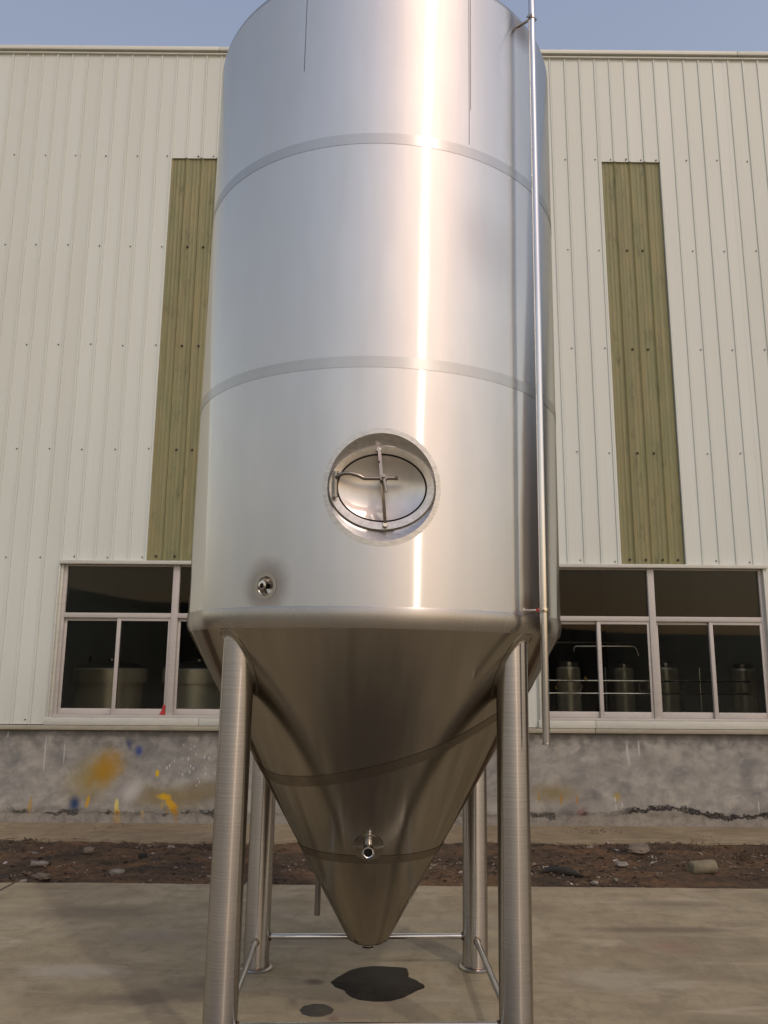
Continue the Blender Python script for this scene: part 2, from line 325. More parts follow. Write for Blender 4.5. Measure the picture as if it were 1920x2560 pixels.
def concrete_mat(name, tint=1.0, warm=(1, 1, 1)):
    t = NT(name); oc = t.obj(); X, Y, Z = t.xyz(oc)
    sw = t.noise(t.mapv(oc, (.55, .95, 1)), 1.5, 7, .62, 1.2); md = t.noise(t.mapv(oc, (1, 1.7, 1), (7, 3, 0), (0, 0, .3)), 4, 6, .65, .5); fi = t.noise(oc, 90, 4, .75)
    k = lambda a: tuple(x * tint * y for x, y in zip(a, warm))
    c = t.ramp(sw, [(.30, k((.20, .166, .110))), (.44, k((.262, .22, .147))), (.56, k((.30, .255, .174))), (.70, k((.335, .29, .208)))])
    c = t.mix(t.math('MULTIPLY', t.ramp(md, [(.46, 0.0), (.64, 1.0)]), .5), c, k((.175, .145, .098)))
    c = t.mix(t.math('MULTIPLY', t.ramp(t.noise(t.mapv(oc, (1, .6, 1), (2, 9, 0)), 1.1, 5, .6, 1.5), [(.56, 0.0), (.70, 1.0)]), .45), c, k((.39, .35, .28)))
    c = t.mix(t.math('MULTIPLY', t.ramp(t.noise(t.mapv(oc, (1.3, .7, 1), (1, 5, 0), (0, 0, -.5)), 7, 6, .7, .4), [(.5, 0.0), (.64, 1.0)]), .45), c, k((.165, .137, .093)))
    c = t.mix(t.math('MULTIPLY', t.ramp(t.noise(t.mapv(oc, (.5, 2.2, 1), (3, 2, 0), (0, 0, .5)), 2.6, 6, .65, .6), [(.56, 0.0), (.68, 1.0)]), .5), c, k((.40, .355, .28)))
    c = t.mix(t.math('MULTIPLY', t.ramp(fi, [(.5, 0.0), (.8, 1.0)]), .4), c, k((.38, .33, .25)))
    c = t.mix(t.math('MULTIPLY', t.ramp(t.noise(oc, 34, 3, .6), [(.66, 0.0), (.72, 1.0)]), .5), c, k((.05, .042, .036)))
    def spot(x, y, rx, ry, col, amt):
        nonlocal c
        dx = t.math('DIVIDE', t.math('SUBTRACT', X, x), rx); dy = t.math('DIVIDE', t.math('SUBTRACT', Y, y), ry)
        d = t.math('ADD', t.math('SQRT', t.math('ADD', t.math('MULTIPLY', dx, dx), t.math('MULTIPLY', dy, dy))), t.math('MULTIPLY', t.math('SUBTRACT', md, .5), 1.6))
        f = t.n('MapRange', {'interpolation_type': 'SMOOTHSTEP'}, i0=d, i1=.2, i2=1.0, i3=amt, i4=0.0).outputs[0]
        c = t.mix(f, c, col)
    if name == 'yard_concrete':
        spot(1.87, 5.45, .22, .16, (.24, .13, .10), .5); spot(2.25, 4.75, .16, .10, (.27, .12, .10), .6); spot(1.55, 5.4, .14, .1, (.22, .14, .10), .4)
        spot(-.36, 4.86, .10, .07, (.085, .065, .045), .85); spot(-.12, 4.42, .16, .05, (.20, .17, .15), .6); spot(-.22, 4.38, .04, .05, (.17, .06, .05), .6)
        spot(-1.0, 4.75, .30, .25, (.12, .098, .07), .75); spot(-1.45, 5.6, .4, .2, (.19, .165, .13), .55); spot(.6, 5.9, .5, .2, (.19, .175, .14), .5); spot(-.5, 5.6, .4, .2, (.18, .17, .14), .5)
        spot(-.1, 3.1, 1.9, 1.15, (.05, .04, .028), .92)        # unseen dark patch, added to darken what the cone mirrors
        spot(1.9, 5.8, .75, .10, (.13, .10, .072), .75); spot(-1.75, 5.0, .45, .16, (.34, .30, .24), .7); spot(-1.25, 4.62, .5, .12, (.13, .10, .07), .8); spot(-2.0, 6.1, .7, .25, (.15, .12, .08), .7)
        spot(1.35, 4.9, .5, .3, (.34, .30, .235), .5); spot(.25, 5.5, .7, .25, (.14, .12, .09), .6); spot(-.15, 4.55, .5, .25, (.17, .135, .09), .5); spot(2.2, 6.4, .6, .12, (.15, .125, .095), .6)
        spot(1.0, 6.3, .4, .12, (.16, .10, .06), .5)
    t.bsdf(Base_Color=c, Roughness=t.math('MULTIPLY_ADD', md, .25, .62), Normal=t.bump(t.math('ADD', fi, t.math('MULTIPLY', md, .6)), .18, .006)); return t.m
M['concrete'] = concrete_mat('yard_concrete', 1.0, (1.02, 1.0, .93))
M['apron'] = concrete_mat('apron_concrete', .8, (1.08, 1.0, .88))

def dirt_mat():
    t = NT('brown_dirt'); oc = t.obj()
    a = t.noise(t.mapv(oc, (.8, 1.6, 1)), 1.4, 6, .6, .6); b = t.noise(oc, 13, 6, .7); f = t.noise(oc, 70, 4, .75)
    c = t.ramp(a, [(.34, (.055, .038, .023)), (.48, (.145, .090, .048)), (.60, (.25, .135, .062)), (.75, (.22, .15, .082))])
    c = t.mix(t.math('MULTIPLY', t.ramp(b, [(.46, 0.0), (.64, 1.0)]), .6), c, (.036, .026, .017))
    c = t.mix(t.math('MULTIPLY', t.ramp(f, [(.56, 0.0), (.75, 1.0)]), .5), c, (.21, .155, .10))
    t.bsdf(Base_Color=c, Roughness=.95, Normal=t.bump(t.math('ADD', b, f), 1.0, .05)); return t.m
M['dirt'] = dirt_mat()
def litter_mat():
    t = NT('dead_leaf_litter'); oc = t.obj()
    v = t.n('TexVoronoi', None, Vector=oc, Scale=9.0).outputs['Color']
    c = t.ramp(t.xyz(v)[0], [(0, (.03, .02, .012)), (.4, (.085, .05, .027)), (.7, (.13, .085, .05)), (.92, (.23, .19, .14)), (1, (.40, .38, .35))])
    t.bsdf(Base_Color=c, Roughness=.8); return t.m
M['litter'] = litter_mat()
M['stone'] = plain('rubble_stone', (.155, .125, .09), .9, 0, .3, 9, .6)
M['pale_stone'] = plain('pale_stone', (.21, .19, .16), .85, 0, .2, 14, .5)
M['block'] = plain('mossy_block', (.16, .14, .09), .9, 0, .3, 12, .6)
M['char'] = plain('charred_wood', (.02, .017, .014), .8, 0, .4, 14, .8)
M['straw'] = plain('dry_straw', (.12, .08, .045), .8, 0, .5, 6)
M['hill'] = plain('scrub_hill', (.035, .035, .026), .95, 0, .4, .08)
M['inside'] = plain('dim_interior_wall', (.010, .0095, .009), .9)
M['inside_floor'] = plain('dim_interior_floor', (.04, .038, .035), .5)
M['roof'] = plain('roof_sheet', (.35, .36, .37), .5)
def wet_mat():
    t = NT('wet_concrete'); oc = t.obj(); n1 = t.noise(oc, 14, 5, .65)
    c = t.ramp(n1, [(.3, (.014, .012, .009)), (.7, (.030, .025, .018))])
    t.bsdf(Base_Color=c, Roughness=t.math('MULTIPLY_ADD', n1, .2, .42), Normal=t.bump(t.noise(oc, 70, 4), .2, .004), Specular_IOR_Level=.12); return t.m
M['wet'] = wet_mat()
def damp_mat():
    t = NT('damp_concrete'); oc = t.obj(); n1 = t.noise(oc, 16, 5, .65)
    t.bsdf(Base_Color=t.ramp(n1, [(.3, (.030, .024, .017)), (.7, (.05, .04, .028))]), Roughness=.55, Normal=t.bump(t.noise(oc, 70, 4), .2, .004)); return t.m
M['damp'] = damp_mat()

# ------------------------------------------------------------------ ground, dirt, hills
YW = 9.359
EDGE_PAD, EDGE_APRON = 6.87, 8.52
g = MB().add([(-700, -700, -.12), (700, -700, -.12), (700, 700, -.12), (-700, 700, -.12)], [(0, 1, 2, 3)]).build('ground', M['dirt'], smooth=False); tag(g, kind='structure')
pad = MB().box(-30, 30, -40, EDGE_PAD - .05, -.10, 0.0)
N = 240; ev = []
for i in range(N + 1):
    x = -6 + 12 * i / N
    y = EDGE_PAD + .012 * x * -0.6 + .018 * noise.noise((x * 2.1, 1.3, 0)) + .010 * noise.noise((x * 9, 4.3, 0))
    ev.append((x, y))
vs = []; fs = []
for x, y in ev: vs += [(x, EDGE_PAD - .05, 0.0), (x, y, 0.0), (x, y + .006, -.08)]
for i in range(N):
    a = i * 3; fs += [(a, a + 3, a + 4, a + 1), (a + 1, a + 4, a + 5, a + 2)]
pad.add(vs, fs)
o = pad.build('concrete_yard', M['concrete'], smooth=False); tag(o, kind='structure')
crk = MB(); cp = [(-3.35, 6.32), (-3.12, 6.50), (-2.935, 6.64), (-2.93, 6.76), (-2.922, 6.895)]
for (x0, y0), (x1, y1) in zip(cp, cp[1:]):
    d = Vector((y1 - y0, x0 - x1, 0)).normalized() * .006
    crk.add([(x0 - d.x, y0 - d.y, .004), (x0 + d.x, y0 + d.y, .004), (x1 + d.x, y1 + d.y, .004), (x1 - d.x, y1 - d.y, .004)], [(0, 1, 2, 3)])
crk.build('slab_joint', M['black'], o, smooth=False)
ap = MB(); vs = []; fs = []
for i in range(N + 1):
    x = -8 + 16 * i / N
    y = EDGE_APRON + .02 * noise.noise((x * 1.1, 7.7, 0)) + .012 * noise.noise((x * 8, 2.2, 0)) + .012 * x
    vs += [(x, YW + .05, .004), (x, y, -.004 + .006 * noise.noise((x * 3, 0, 4))), (x, y - .012, -.09)]
for i in range(N):
    a = i * 3; fs += [(a, a + 1, a + 4, a + 3), (a + 1, a + 2, a + 5, a + 4)]
o = ap.add(vs, fs).build('apron_pavement', M['apron'], smooth=False); tag(o, kind='structure')
dm = MB(); vs = []; fs = []; NX, NY = 420, 64
def dirt_h(x, y):
    e = min(1, max(0, (y - 6.78) / .22)) * min(1, max(0, (8.66 - y) / .22))
    h = .030 * noise.noise((x * 1.3, y * 1.6, 0)) + .022 * noise.noise((x * 5, y * 5, 3)) + .014 * noise.noise((x * 14, y * 14, 7))
    return -.022 + e * (h + .012)
for j in range(NY + 1):
    for i in range(NX + 1):
        x = -7 + 14 * i / NX; y = 6.72 + 2.0 * j / NY; vs.append((x, y, dirt_h(x, y)))
for j in range(NY):
    for i in range(NX):
        a = j * (NX + 1) + i; fs.append((a, a + 1, a + NX + 2, a + NX + 1))
o = dm.add(vs, fs).build('dirt_strip', M['dirt'], angle=80); tag(o, kind='structure')
# low hills round the yard: seen only as mirror images in the panes and the steel
hm = MB(); vs = []; fs = []; NA = 180
def hill_el(a):     # a: angle to the right of straight behind the camera
    left = 5.6 + 1.2 * noise.noise((a * 2.2, 0, 0)) + .5 * noise.noise((a * 8, 3, 0))
    right = 2.2 + .7 * noise.noise((a * 3, 9, 0))
    k = 1 / (1 + math.exp(-(a - .12) * 9)) if abs(a) < 2.2 else .5
    return left * (1 - k) + right * k
for i in range(NA):
    a = 2 * pi * i / NA; s = a if a < pi else a - 2 * pi
    h = 170 * tan(radians(hill_el(s))) + 1.7
    for rr, hh in ((120, -.1), (140, h * .45), (170, h), (230, h * .6), (320, -.1)):
        vs.append((rr * sin(a), -rr * cos(a) + 0, hh))
for i in range(NA):
    for k in range(4):
        a = i * 5 + k; b = ((i + 1) % NA) * 5 + k; fs.append((a, b, b + 1, a + 1))
o = hm.add(vs, fs).build('hills', M['hill'], angle=80); tag(o, kind='structure')

# ------------------------------------------------------------------ factory building
XL, XR, ZTOP = -6.05, 6.75, 9.74
PITCHX, X0 = 0.1989, 2.184
YB_ = 18.0
B = empty('factory_building', (0, 0, 0), 'cream ribbed metal factory building with mossy skylight strips and stained concrete base', 'building')
WINS = {'l': (-3.745, -1.06, -2.402), 'r': (1.835, 4.495, 3.158)}
SKY = ((-2.765, -1.985), (2.826, 3.583))
ZS0, ZS1, ZW0, ZW1 = 2.930, 8.205, 1.06, 2.915
RIB = ((0, 0), (.004, -.014), (.020, -.014), (.024, .0), (.0245, .004), (.0275, .004), (.028, 0), (.1989, 0))
def strip_mesh(k, xa, xb, z0, z1, mat, depth=1.0, name='cladding_panel', micro=True):
    """one pan of the profiled sheet with the rib on its left edge, clipped to xa..xb"""
    px = X0 + k * PITCHX
    prof = [(px + a, b * depth) for a, b in RIB]
    if False: prof = prof[:4] + [(px + .088, 0), (px + .090, -.0016), (px + .094, -.0016), (px + .096, 0), (px + .134, 0), (px + .136, -.0016), (px + .140, -.0016), (px + .142, 0)] + prof[4:]
    def yy(x):
        for (p, q), (r_, s_) in zip(prof, prof[1:]):
            if p <= x <= r_: return q + (s_ - q) * (x - p) / max(1e-9, r_ - p)
        return 0
    xs = sorted({xa, xb} | {p for p, q in prof if xa < p < xb})
    m = MB(); vs = []; fs = []
    for x in xs: vs += [(x, yy(x), z0), (x, yy(x), z1)]
    for i in range(len(xs) - 1): fs.append((2 * i, 2 * i + 2, 2 * i + 3, 2 * i + 1))
    n = len(vs)       # small returns at both ends give the sheet its edge
    for x in xs: vs += [(x, yy(x) + .012, z0), (x, yy(x) + .012, z1)]
    for i in range(len(xs) - 1): fs += [(2 * i, n + 2 * i, n + 2 * i + 2, 2 * i + 2), (2 * i + 1, 2 * i + 3, n + 2 * i + 3, n + 2 * i + 1)]
    m.add(vs, fs); me = m.mesh(name, mat, smooth=False); return me
cache = {}
def put_strip(k, xa, xb, z0, z1):
    px = X0 + k * PITCHX
    full = abs(xa - px) < 1e-6 and abs(xb - px - PITCHX) < 1e-6
    key = (z0, z1)
    if full and key in cache: me, base = cache[key]
    else:
        me = strip_mesh(k, xa, xb, z0, z1, M['clad']); base = k
        if full: cache[key] = (me, k)
    link('cladding_panel', me, B, ((k - base) * PITCHX, YW + random.uniform(-.0012, .0012), 0))
kmin = int((XL - X0) / PITCHX) - 1; kmax = int((XR - X0) / PITCHX) + 1
for k in range(kmin, kmax):
    a, b = X0 + k * PITCHX, X0 + (k + 1) * PITCHX
    a, b = max(a, XL), min(b, XR)
    if b <= a: continue
    # holes met by this strip: (x range, z range)
    holes = [(w_[0] - .02, w_[1] + .02, ZW0, ZW1) for w_ in WINS.values()] + [(s_[0], s_[1], ZW1, ZS1) for s_ in SKY]
    cuts = sorted({a, b} | {v for h in holes for v in h[:2] if a < v < b})
    for xa, xb in zip(cuts, cuts[1:]):
        if xb - xa < .004: continue
        mid = (xa + xb) / 2; zz = [(ZW0, ZTOP)]
        for h in holes:
            if h[0] < mid < h[1]:
                nz = []
                for (p, q) in zz:
                    if h[2] > p + 1e-6: nz.append((p, min(q, h[2])))
                    if h[3] < q - 1e-6: nz.append((max(p, h[3]), q))
                zz = [z for z in nz if z[1] - z[0] > .01]
        for p, q in zz: put_strip(k, xa, xb, p, q)
# skylight sheets, set a little behind the steel
for sa, sb in SKY:
    for k in range(kmin, kmax):
        a, b = X0 + k * PITCHX, X0 + (k + 1) * PITCHX; xa, xb = max(a, sa + .001), min(b, sb - .001)
        if xb - xa < .02: continue
        px = X0 + k * PITCHX; m = MB(); vs = []; fs = []; n = 26
        for i in range(n + 1):
            x = xa + (xb - xa) * i / n; t_ = (x - px)
            y = -.020 * max(0, 1 - abs(t_ - .016) / .018) ** .8 - .004 * max(0, cos((t_ - .11) / .045 * 2 * pi)) - .003 * max(0, cos((t_ - .16) / .06 * 2 * pi))
            vs += [(x, y + .022, ZS0 - .008), (x, y + .022, ZS1 + .02)]
        for i in range(n): fs.append((2 * i, 2 * i + 2, 2 * i + 3, 2 * i + 1))
        me = m.add(vs, fs).mesh('skylight_panel', M['fibre'], angle=50); link('skylight_panel', me, B, (0, YW, 0))
    MB().box(sa - .022, sa, YW - .006, YW + .03, ZS0, ZS1, .002).build('edge_trim', M['clad'], B, False)
    MB().box(sb, sb + .012, YW - .006, YW + .03, ZS0, ZS1, .002).build('edge_trim', M['clad'], B, False)
# coping: cap, drip strip
for xa, xb in ((XL - .05, -2.22), (-2.215, 4.70), (4.705, XR + .05)):
    MB().box(xa, xb, YW - .055, YW + .35, 9.775, 9.832, .006).build('coping_cap', M['coping'], B)
MB().box(XL, XR, YW - .030, YW + .30, 9.733, 9.755, .003).build('drip_strip', M['coping'], B)
MB().box(XL, XR, YW + .010, YW + .30, 9.752, 9.778).build('gap_filler', M['rubber'], B, False)
# lean-to annex beyond the left corner
MB().add([(XL - .01, YW + .02, -.1), (XL - 3.6, YW + .02, -.1), (XL - 3.6, YW + .02, 3.2), (XL - .01, YW + .02, 6.4),
          (XL - .01, YB_, -.1), (XL - 3.6, YB_, -.1), (XL - 3.6, YB_, 3.2), (XL - .01, YB_, 6.4)],
         [(0, 1, 2, 3), (4, 7, 6, 5), (1, 5, 6, 2), (3, 2, 6, 7), (0, 3, 7, 4)]).build('annex', M['clad'], B, False)
# darker wing of the hall beyond the right edge of the picture; the tank's right flank mirrors it
MB().box(12.2, 20, 6.7, 14, -.1, 8.2).build('side_wing', M['wing'], B, False)
# base flashing and plinth
for xa, xb in ((XL, -1.6), (-1.595, 2.42), (2.425, XR)):
    MB().box(xa, xb, YW - .050, YW + .02, 1.004, 1.052, .004).build('base_flashing', M['trim_grey'], B)
pl = MB(); vs = []; fs = []; NX, NZ = 520, 40
for j in range(NZ + 1):
    for i in range(NX + 1):
        x = XL + (XR - XL) * i / NX; z = -.11 + 1.125 * j / NZ
        y = .006 * noise.noise((x * 1.7, z * 2, 1)) + .003 * noise.noise((x * 8, z * 8, 5))
        if z < .13 + .06 * noise.noise((x * 2.3, 2, 2)) + .03 * noise.noise((x * 11, 5, 2)): y += .012
        vs.append((x, YW + .004 + y, z))
for j in range(NZ):
    for i in range(NX):
        a = j * (NX + 1) + i; fs.append((a, a + 1, a + NX + 2, a + NX + 1))
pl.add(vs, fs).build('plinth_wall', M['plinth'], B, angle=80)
# shell of the hall: side and rear walls, roof, floor
YB = 24.0
MB().box(XL, XL + .06, YW + .14, YB, -.1, 9.74).build('side_wall', M['clad'], B, False)
MB().box(XR - .06, XR, YW + .14, YB, -.1, 9.74).build('side_wall', M['clad'], B, False)
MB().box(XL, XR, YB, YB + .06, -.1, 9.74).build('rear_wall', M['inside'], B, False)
rx = XL
for a, b in ((-5.2, -2.2), (1.8, 4.2), (4.9, 6.3), (XR, XR)):
    MB().box(rx, a, YW + .2, YB, 9.60, 9.70).build('roof', M['roof'], B, False)
    if b > a:
        MB().add([(a, YW + .2, 9.66), (b, YW + .2, 9.66), (b, 14.5, 9.66), (a, 14.5, 9.66)], [(0, 1, 2, 3)]).build('added_roof_light', M['added_rooflight'], B, False)  # unseen translucent panels, added to brighten the hall interior
        MB().box(a, b, 14.5, YB, 9.60, 9.70).build('roof', M['roof'], B, False)
    rx = b
MB().box(XL + .07, XR - .07, YW + .15, YB, -.05, .02).build('floor', M['inside_floor'], B, False)
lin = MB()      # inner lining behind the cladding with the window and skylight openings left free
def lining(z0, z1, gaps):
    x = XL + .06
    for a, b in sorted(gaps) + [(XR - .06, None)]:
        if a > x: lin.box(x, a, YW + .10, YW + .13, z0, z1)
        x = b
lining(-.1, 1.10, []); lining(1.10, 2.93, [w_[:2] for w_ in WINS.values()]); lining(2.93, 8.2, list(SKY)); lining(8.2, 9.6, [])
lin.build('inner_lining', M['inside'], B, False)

# fasteners
sm = MB().lathe([(.0, -.010), (.006, -.010), (.008, -.006), (.0085, -.004), (.008, -.003), (.008, .002)], 8, (0, 0, 0), Matrix(((1, 0, 0), (0, 0, 1), (0, -1, 0))) ).mesh('screw', M['screw'])
for v in sm.vertices: v.co.y = -abs(v.co.y) if v.co.y < 0 else v.co.y
big = MB().lathe([(.0, -.012), (.009, -.012), (.011, -.006), (.015, -.004), (.015, .004)], 8, (0, 0, 0), Matrix(((1, 0, 0), (0, 0, 1), (0, -1, 0)))).mesh('screw', M['screw'])
def free_wall(x, z):
    for w_ in WINS.values():
        if w_[0] - .06 < x < w_[1] + .06 and z < 2.94: return False
    for s_ in SKY:
        if s_[0] - .02 < x < s_[1] + .02 and ZS0 < z < ZS1: return False
    return True
for zi, z in enumerate((8.235, 6.955, 5.62, 4.285, 2.965, 1.115)):
    for k in range(kmin + 1, kmax, 2):
        x = X0 + k * PITCHX - .035 + (.10 if zi % 2 else 0.0) * 0
        if -5.6 < x < 5.7 and not (abs(x) < 1.9) and free_wall(x, z):
            o = link('screw', sm, B, (x + random.uniform(-.008, .008), YW - .002, z + random.uniform(-.01, .01)))
for k in (-24, -23, 3, 4, 5, 6):
    x = X0 + k * PITCHX + PITCHX - .035
    link('screw', sm, B, (x, YW - .002, 8.232))
for x in (-2.50, -2.30, 3.10, 3.30):
    for z in (6.955, 5.62, 4.285): link('screw', big, B, (x + random.uniform(-.01, .01), YW + .012, z))
for x in (-2.66, -2.44, 2.93, 3.12, 3.32, 3.50): link('screw', big, B, (x, YW + .010, 2.985))

# windows
def window(key):
    x0, x1, mc = WINS[key]; W_ = empty('window'); W_.parent = B
    MB().box(x0 - .02, x1 + .03, YW - .055, YW + .05, 2.882, 2.925, .004).build('head_flashing', M['trim'], W_)
    for xa, s in ((x0 - .03, 1), (x1 - .025, -1)):
        MB().box(xa, xa + .022, YW - .036, YW + .04, 1.06, 2.882, .003).box(xa + .023 * (1 if s > 0 else 1), xa + .052, YW - .012, YW + .05, 1.06, 2.882, .003).build('jamb_flashing', M['trim'], W_)
    seg = [(x0 - .045, -.2 if key == 'l' else 2.43), (2.434, x1 + .05)] if key == 'r' else [(x0 - .045, -2.05), (-2.046, x1 + .05)]
    for a, b in seg: MB().box(a, b, YW - .046, YW + .05, 1.056, 1.140, .004).build('sill_flashing', M['trim'], W_)
    MB().box(x0 + .03, x1 - .03, YW - .028, YW + .07, 1.141, 1.168, .003).build('sill_rail', M['alu'], W_)
    fy0, fy1 = YW + .012, YW + .075
    for xa in (x0 + .022, x1 - .062): MB().box(xa, xa + .04, fy0, fy1, 1.168, 2.882, .003).build('frame_jamb', M['alu'], W_)
    MB().box(mc - .038, mc + .038, fy0 - .014, fy1, 1.168, 2.880, .004).build('mullion', M['alu'], W_)
    MB().box(x0 + .062, mc - .038, fy0, fy1, 2.862, 2.880, .003).box(mc + .038, x1 - .062, fy0, fy1, 2.862, 2.880, .003).build('head_rail', M['alu'], W_)
    for a, b in ((x0 + .062, mc - .038), (mc + .038, x1 - .062)):
        MB().box(a, b, fy0 - .006, fy1, 2.262, 2.318, .003).build('transom', M['alu'], W_)
        MB().box(a, b, fy0 + .030, fy0 + .035, 2.318, 2.862).build('pane', M['glass'], W_, False)
        m_ = (a + b) / 2 + .02
        for si, (sa, sb) in enumerate(((a, m_ + .022), (m_ - .022, b))):
            dy = .034 if si == 0 else .004
            y0, y1 = fy0 + dy, fy0 + dy + .026
            fr = MB(); wl, wr = (.030, .044) if si == 0 else (.044, .030)
            fr.box(sa, sa + wl, y0, y1, 1.169, 2.261, .003).box(sb - wr, sb, y0, y1, 1.169, 2.261, .003)
            fr.box(sa + wl, sb - wr, y0 + .001, y1, 1.169, 1.236, .003).box(sa + wl, sb - wr, y0 + .001, y1, 2.226, 2.261, .003)
            fr.build('sash', M['alu'], W_)
            MB().box(sa + wl, sb - wr, y0 + .010, y0 + .015, 1.236, 2.226).build('pane', M['glass'], W_, False)
    if key == 'l':
        m = MB().add([(-2.512, fy0 - .002, 1.172), (-2.444, fy0 - .002, 1.170), (-2.445, fy0 - .002, 1.282), (-2.478, fy0 - .002, 1.276), (-2.480, fy0 - .002, 1.238)], [(0, 1, 2, 3, 4)])
        m.v = [(x, y, z) for x, y, z in m.v]; m.add([(x, y + .0015, z) for x, y, z in m.v], [(4, 3, 2, 1, 0)])
        m.build('red_tape', M['red'], W_, False)
window('l'); window('r')

# ------------------------------------------------------------------ tanks and pipes inside the hall
def hall_tank(x, y, r, z_sh, z_top, label, band=True):
    T = empty('indoor_tank', (x, y, .02), label, 'tank', 'steel tanks inside the hall')
    MB().lathe([(r * .9 if band else r, 0), (r * .9 if band else r, z_sh - .12)], 40).build('body', M['hall'], T)
    if band:
        MB().lathe([(r * .88, z_sh - .20), (r, z_sh - .20), (r, z_sh), (r * .97, z_sh + .02)], 40).build('collar', M['hall'], T)
        MB().lathe([(r * .97, z_sh + .02), (r * .8, z_sh + .07), (r * .4, z_sh + .12), (.06, z_sh + .14)], 40).build('lid', M['satin'], T)
        MB().lathe([(.001, z_top), (.07, z_top), (.07, z_sh + .12)], 20).build('neck', M['polish'], T)
        MB().tube([(-.3, -.1, z_sh + .10), (-.30, -.1, z_top + .04)], .022, 10).build('valve_stub', M['polish'], T)
    else:
        MB().lathe([(r, z_sh - .12), (r * .98, z_sh - .03), (r * .86, z_sh)], 40).build('shoulder', M['hall'], T)
        MB().lathe([(r * .80, z_sh - .01), (r * .82, z_sh + .03), (r * .80, z_top - .01), (r * .5, z_top), (.001, z_top + .01)], 32).build('lid', M['satin'], T)
    return T
hall_tank(-4.16, 12.6, .55, 1.64, 1.80, 'wide steel tank with flanged collar behind the left half of the left window')
hall_tank(-2.80, 12.6, .55, 1.64, 1.80, 'wide steel tank behind left window, partly hidden by the big vessel')
hall_tank(3.22, 14.0, .20, 1.73, 1.82, 'slim steel tank behind rails, nearest the big vessel in right window', False)
hall_tank(4.90, 14.0, .20, 1.73, 1.82, 'slim steel tank just right of the centre mullion in right window', False)
hall_tank(6.23, 14.0, .20, 1.72, 1.80, 'slim steel tank in the rightmost pane of the right window', False)
hall_tank(4.35, 14.6, .17, 1.72, 1.80, 'slim dim steel tank just left of the centre mullion in right window', False)
rail = empty('pipe_rail', (0, 11.5, 0), 'double horizontal steel pipe run with round rings inside right window', 'pipes')
MB().tube([(1.9, 0, 1.553), (5.2, 0, 1.556)], .012, 10).build('rail', M['polish'], rail)
MB().tube([(1.9, 0, 1.379), (5.2, 0, 1.384)], .012, 10).build('rail', M['polish'], rail)
for x in (2.756, 3.689, 4.185, 5.123):
    MB().tube([(x + .068 * cos(a * pi / 12), -.02, 1.467 + .068 * sin(a * pi / 12)) for a in range(24)], .0055, 6, closed=True).build('ring', M['satin'], rail)
for x in (2.2, 3.17, 4.5): MB().tube([(x, .01, .02), (x, .01, 1.74)], .014, 8).build('post', M['satin'], rail)
for x, z in ((2.58, 1.60), (2.64, 1.585), (2.50, 1.55), (2.87, 1.59), (2.885, 1.57), (2.46, 1.45)):
    MB().box(x - .008, x + .008, -.03, -.012, z - .02, z + .025, .003).build('valve_handle', M['yellow'], rail)
pr = empty('overhead_pipe', (0, 11.5, 0), 'thin bent steel pipe high inside the right window', 'pipes')
MB().tube([(2.733, 0, 1.96), (2.735, 0, 2.00), (2.76, 0, 2.03), (3.2, 0, 2.033), (3.58, 0, 2.035), (3.625, 0, 1.99), (3.645, 0, 1.90)], .011, 10).build('pipe', M['satin'], pr)
MB().tube([(2.5, .3, 2.09), (3.7, .3, 2.09)], .011, 8).build('pipe', M['satin'], pr)

# ------------------------------------------------------------------ fermentation tank
TX, TY, LEAN, LYAW, S = -0.0581, 4.4343, 0.01116, 0.0236, 0.6368
T = empty('fermentation_tank', (TX, TY, 0), 'tall brushed stainless steel fermentation tank with conical bottom on four legs', 'tank')
T.rotation_euler = (0, LEAN, 0)
Z_RIM, Z_TOP = 1.970, 5.165
class Cyl(MB):
    """mesh on the cylinder r = R with analytic normals"""
    def __init__(s): super().__init__(); s.nr = []
    def grid(s, a0, a1, z0, z1, na, nz, r=R):
        o = len(s.v)
        for j in range(nz + 1):
            for i in range(na + 1):
                a = a0 + (a1 - a0) * i / na; s.v.append(az_pt(a, r, z0 + (z1 - z0) * j / nz)); s.nr.append((sin(a), -cos(a), 0))
        for j in range(nz):
            for i in range(na):
                p = o + j * (na + 1) + i; s.f.append((p, p + 1, p + na + 2, p + na + 1))
    def ring_patch(s, ac, zc, inner, outer, n=128, m=6, r=R):
        """inner/outer: angle -> (arc offset, z offset)"""
        o = len(s.v)
        for k in range(m + 1):
            for i in range(n):
                th = 2 * pi * i / n; (p, q), (u_, v_) = inner(th), outer(th); f = k / m
                a = ac + (p + (u_ - p) * f) / R; s.v.append(az_pt(a, r, zc + q + (v_ - q) * f)); s.nr.append((sin(a), -cos(a), 0))
        for k in range(m):
            for i in range(n):
                p = o + k * n + i; q = o + k * n + (i + 1) % n; s.f.append((p, p + n, q + n, q))
def sq(hw, z0, z1):
    def f(th):
        c_, s_ = cos(th), sin(th); cand = []
        if abs(c_) > 1e-9: cand.append(hw / abs(c_))
        if s_ > 1e-9: cand.append(z1 / s_)
        if s_ < -1e-9: cand.append(z0 / s_)
        k = min(cand); return (k * c_, k * s_)
    return f
def sqn(hw, z0, z1, n):      # outer samples that also hit the corners
    corners = [atan2(z1, hw), atan2(z1, -hw), atan2(z0, -hw) % (2 * pi), atan2(z0, hw) % (2 * pi)]
    base = sq(hw, z0, z1)
    def f(th):
        for c_ in corners:
            if abs(((th - c_ + pi) % (2 * pi)) - pi) <= pi / n: return base(c_)
        return base(th)
    return f
def circ(rad): return lambda th: (rad * cos(th), rad * sin(th))
R_MAN, R_PORT = .243, .043
sh = Cyl()
HW1, HW2 = radians(20) * R, radians(5.6) * R
zP0, zP1, zM1 = 1.975, 2.147, 2.847
sh.grid(-pi, pi, Z_RIM, zP0, 256, 1)
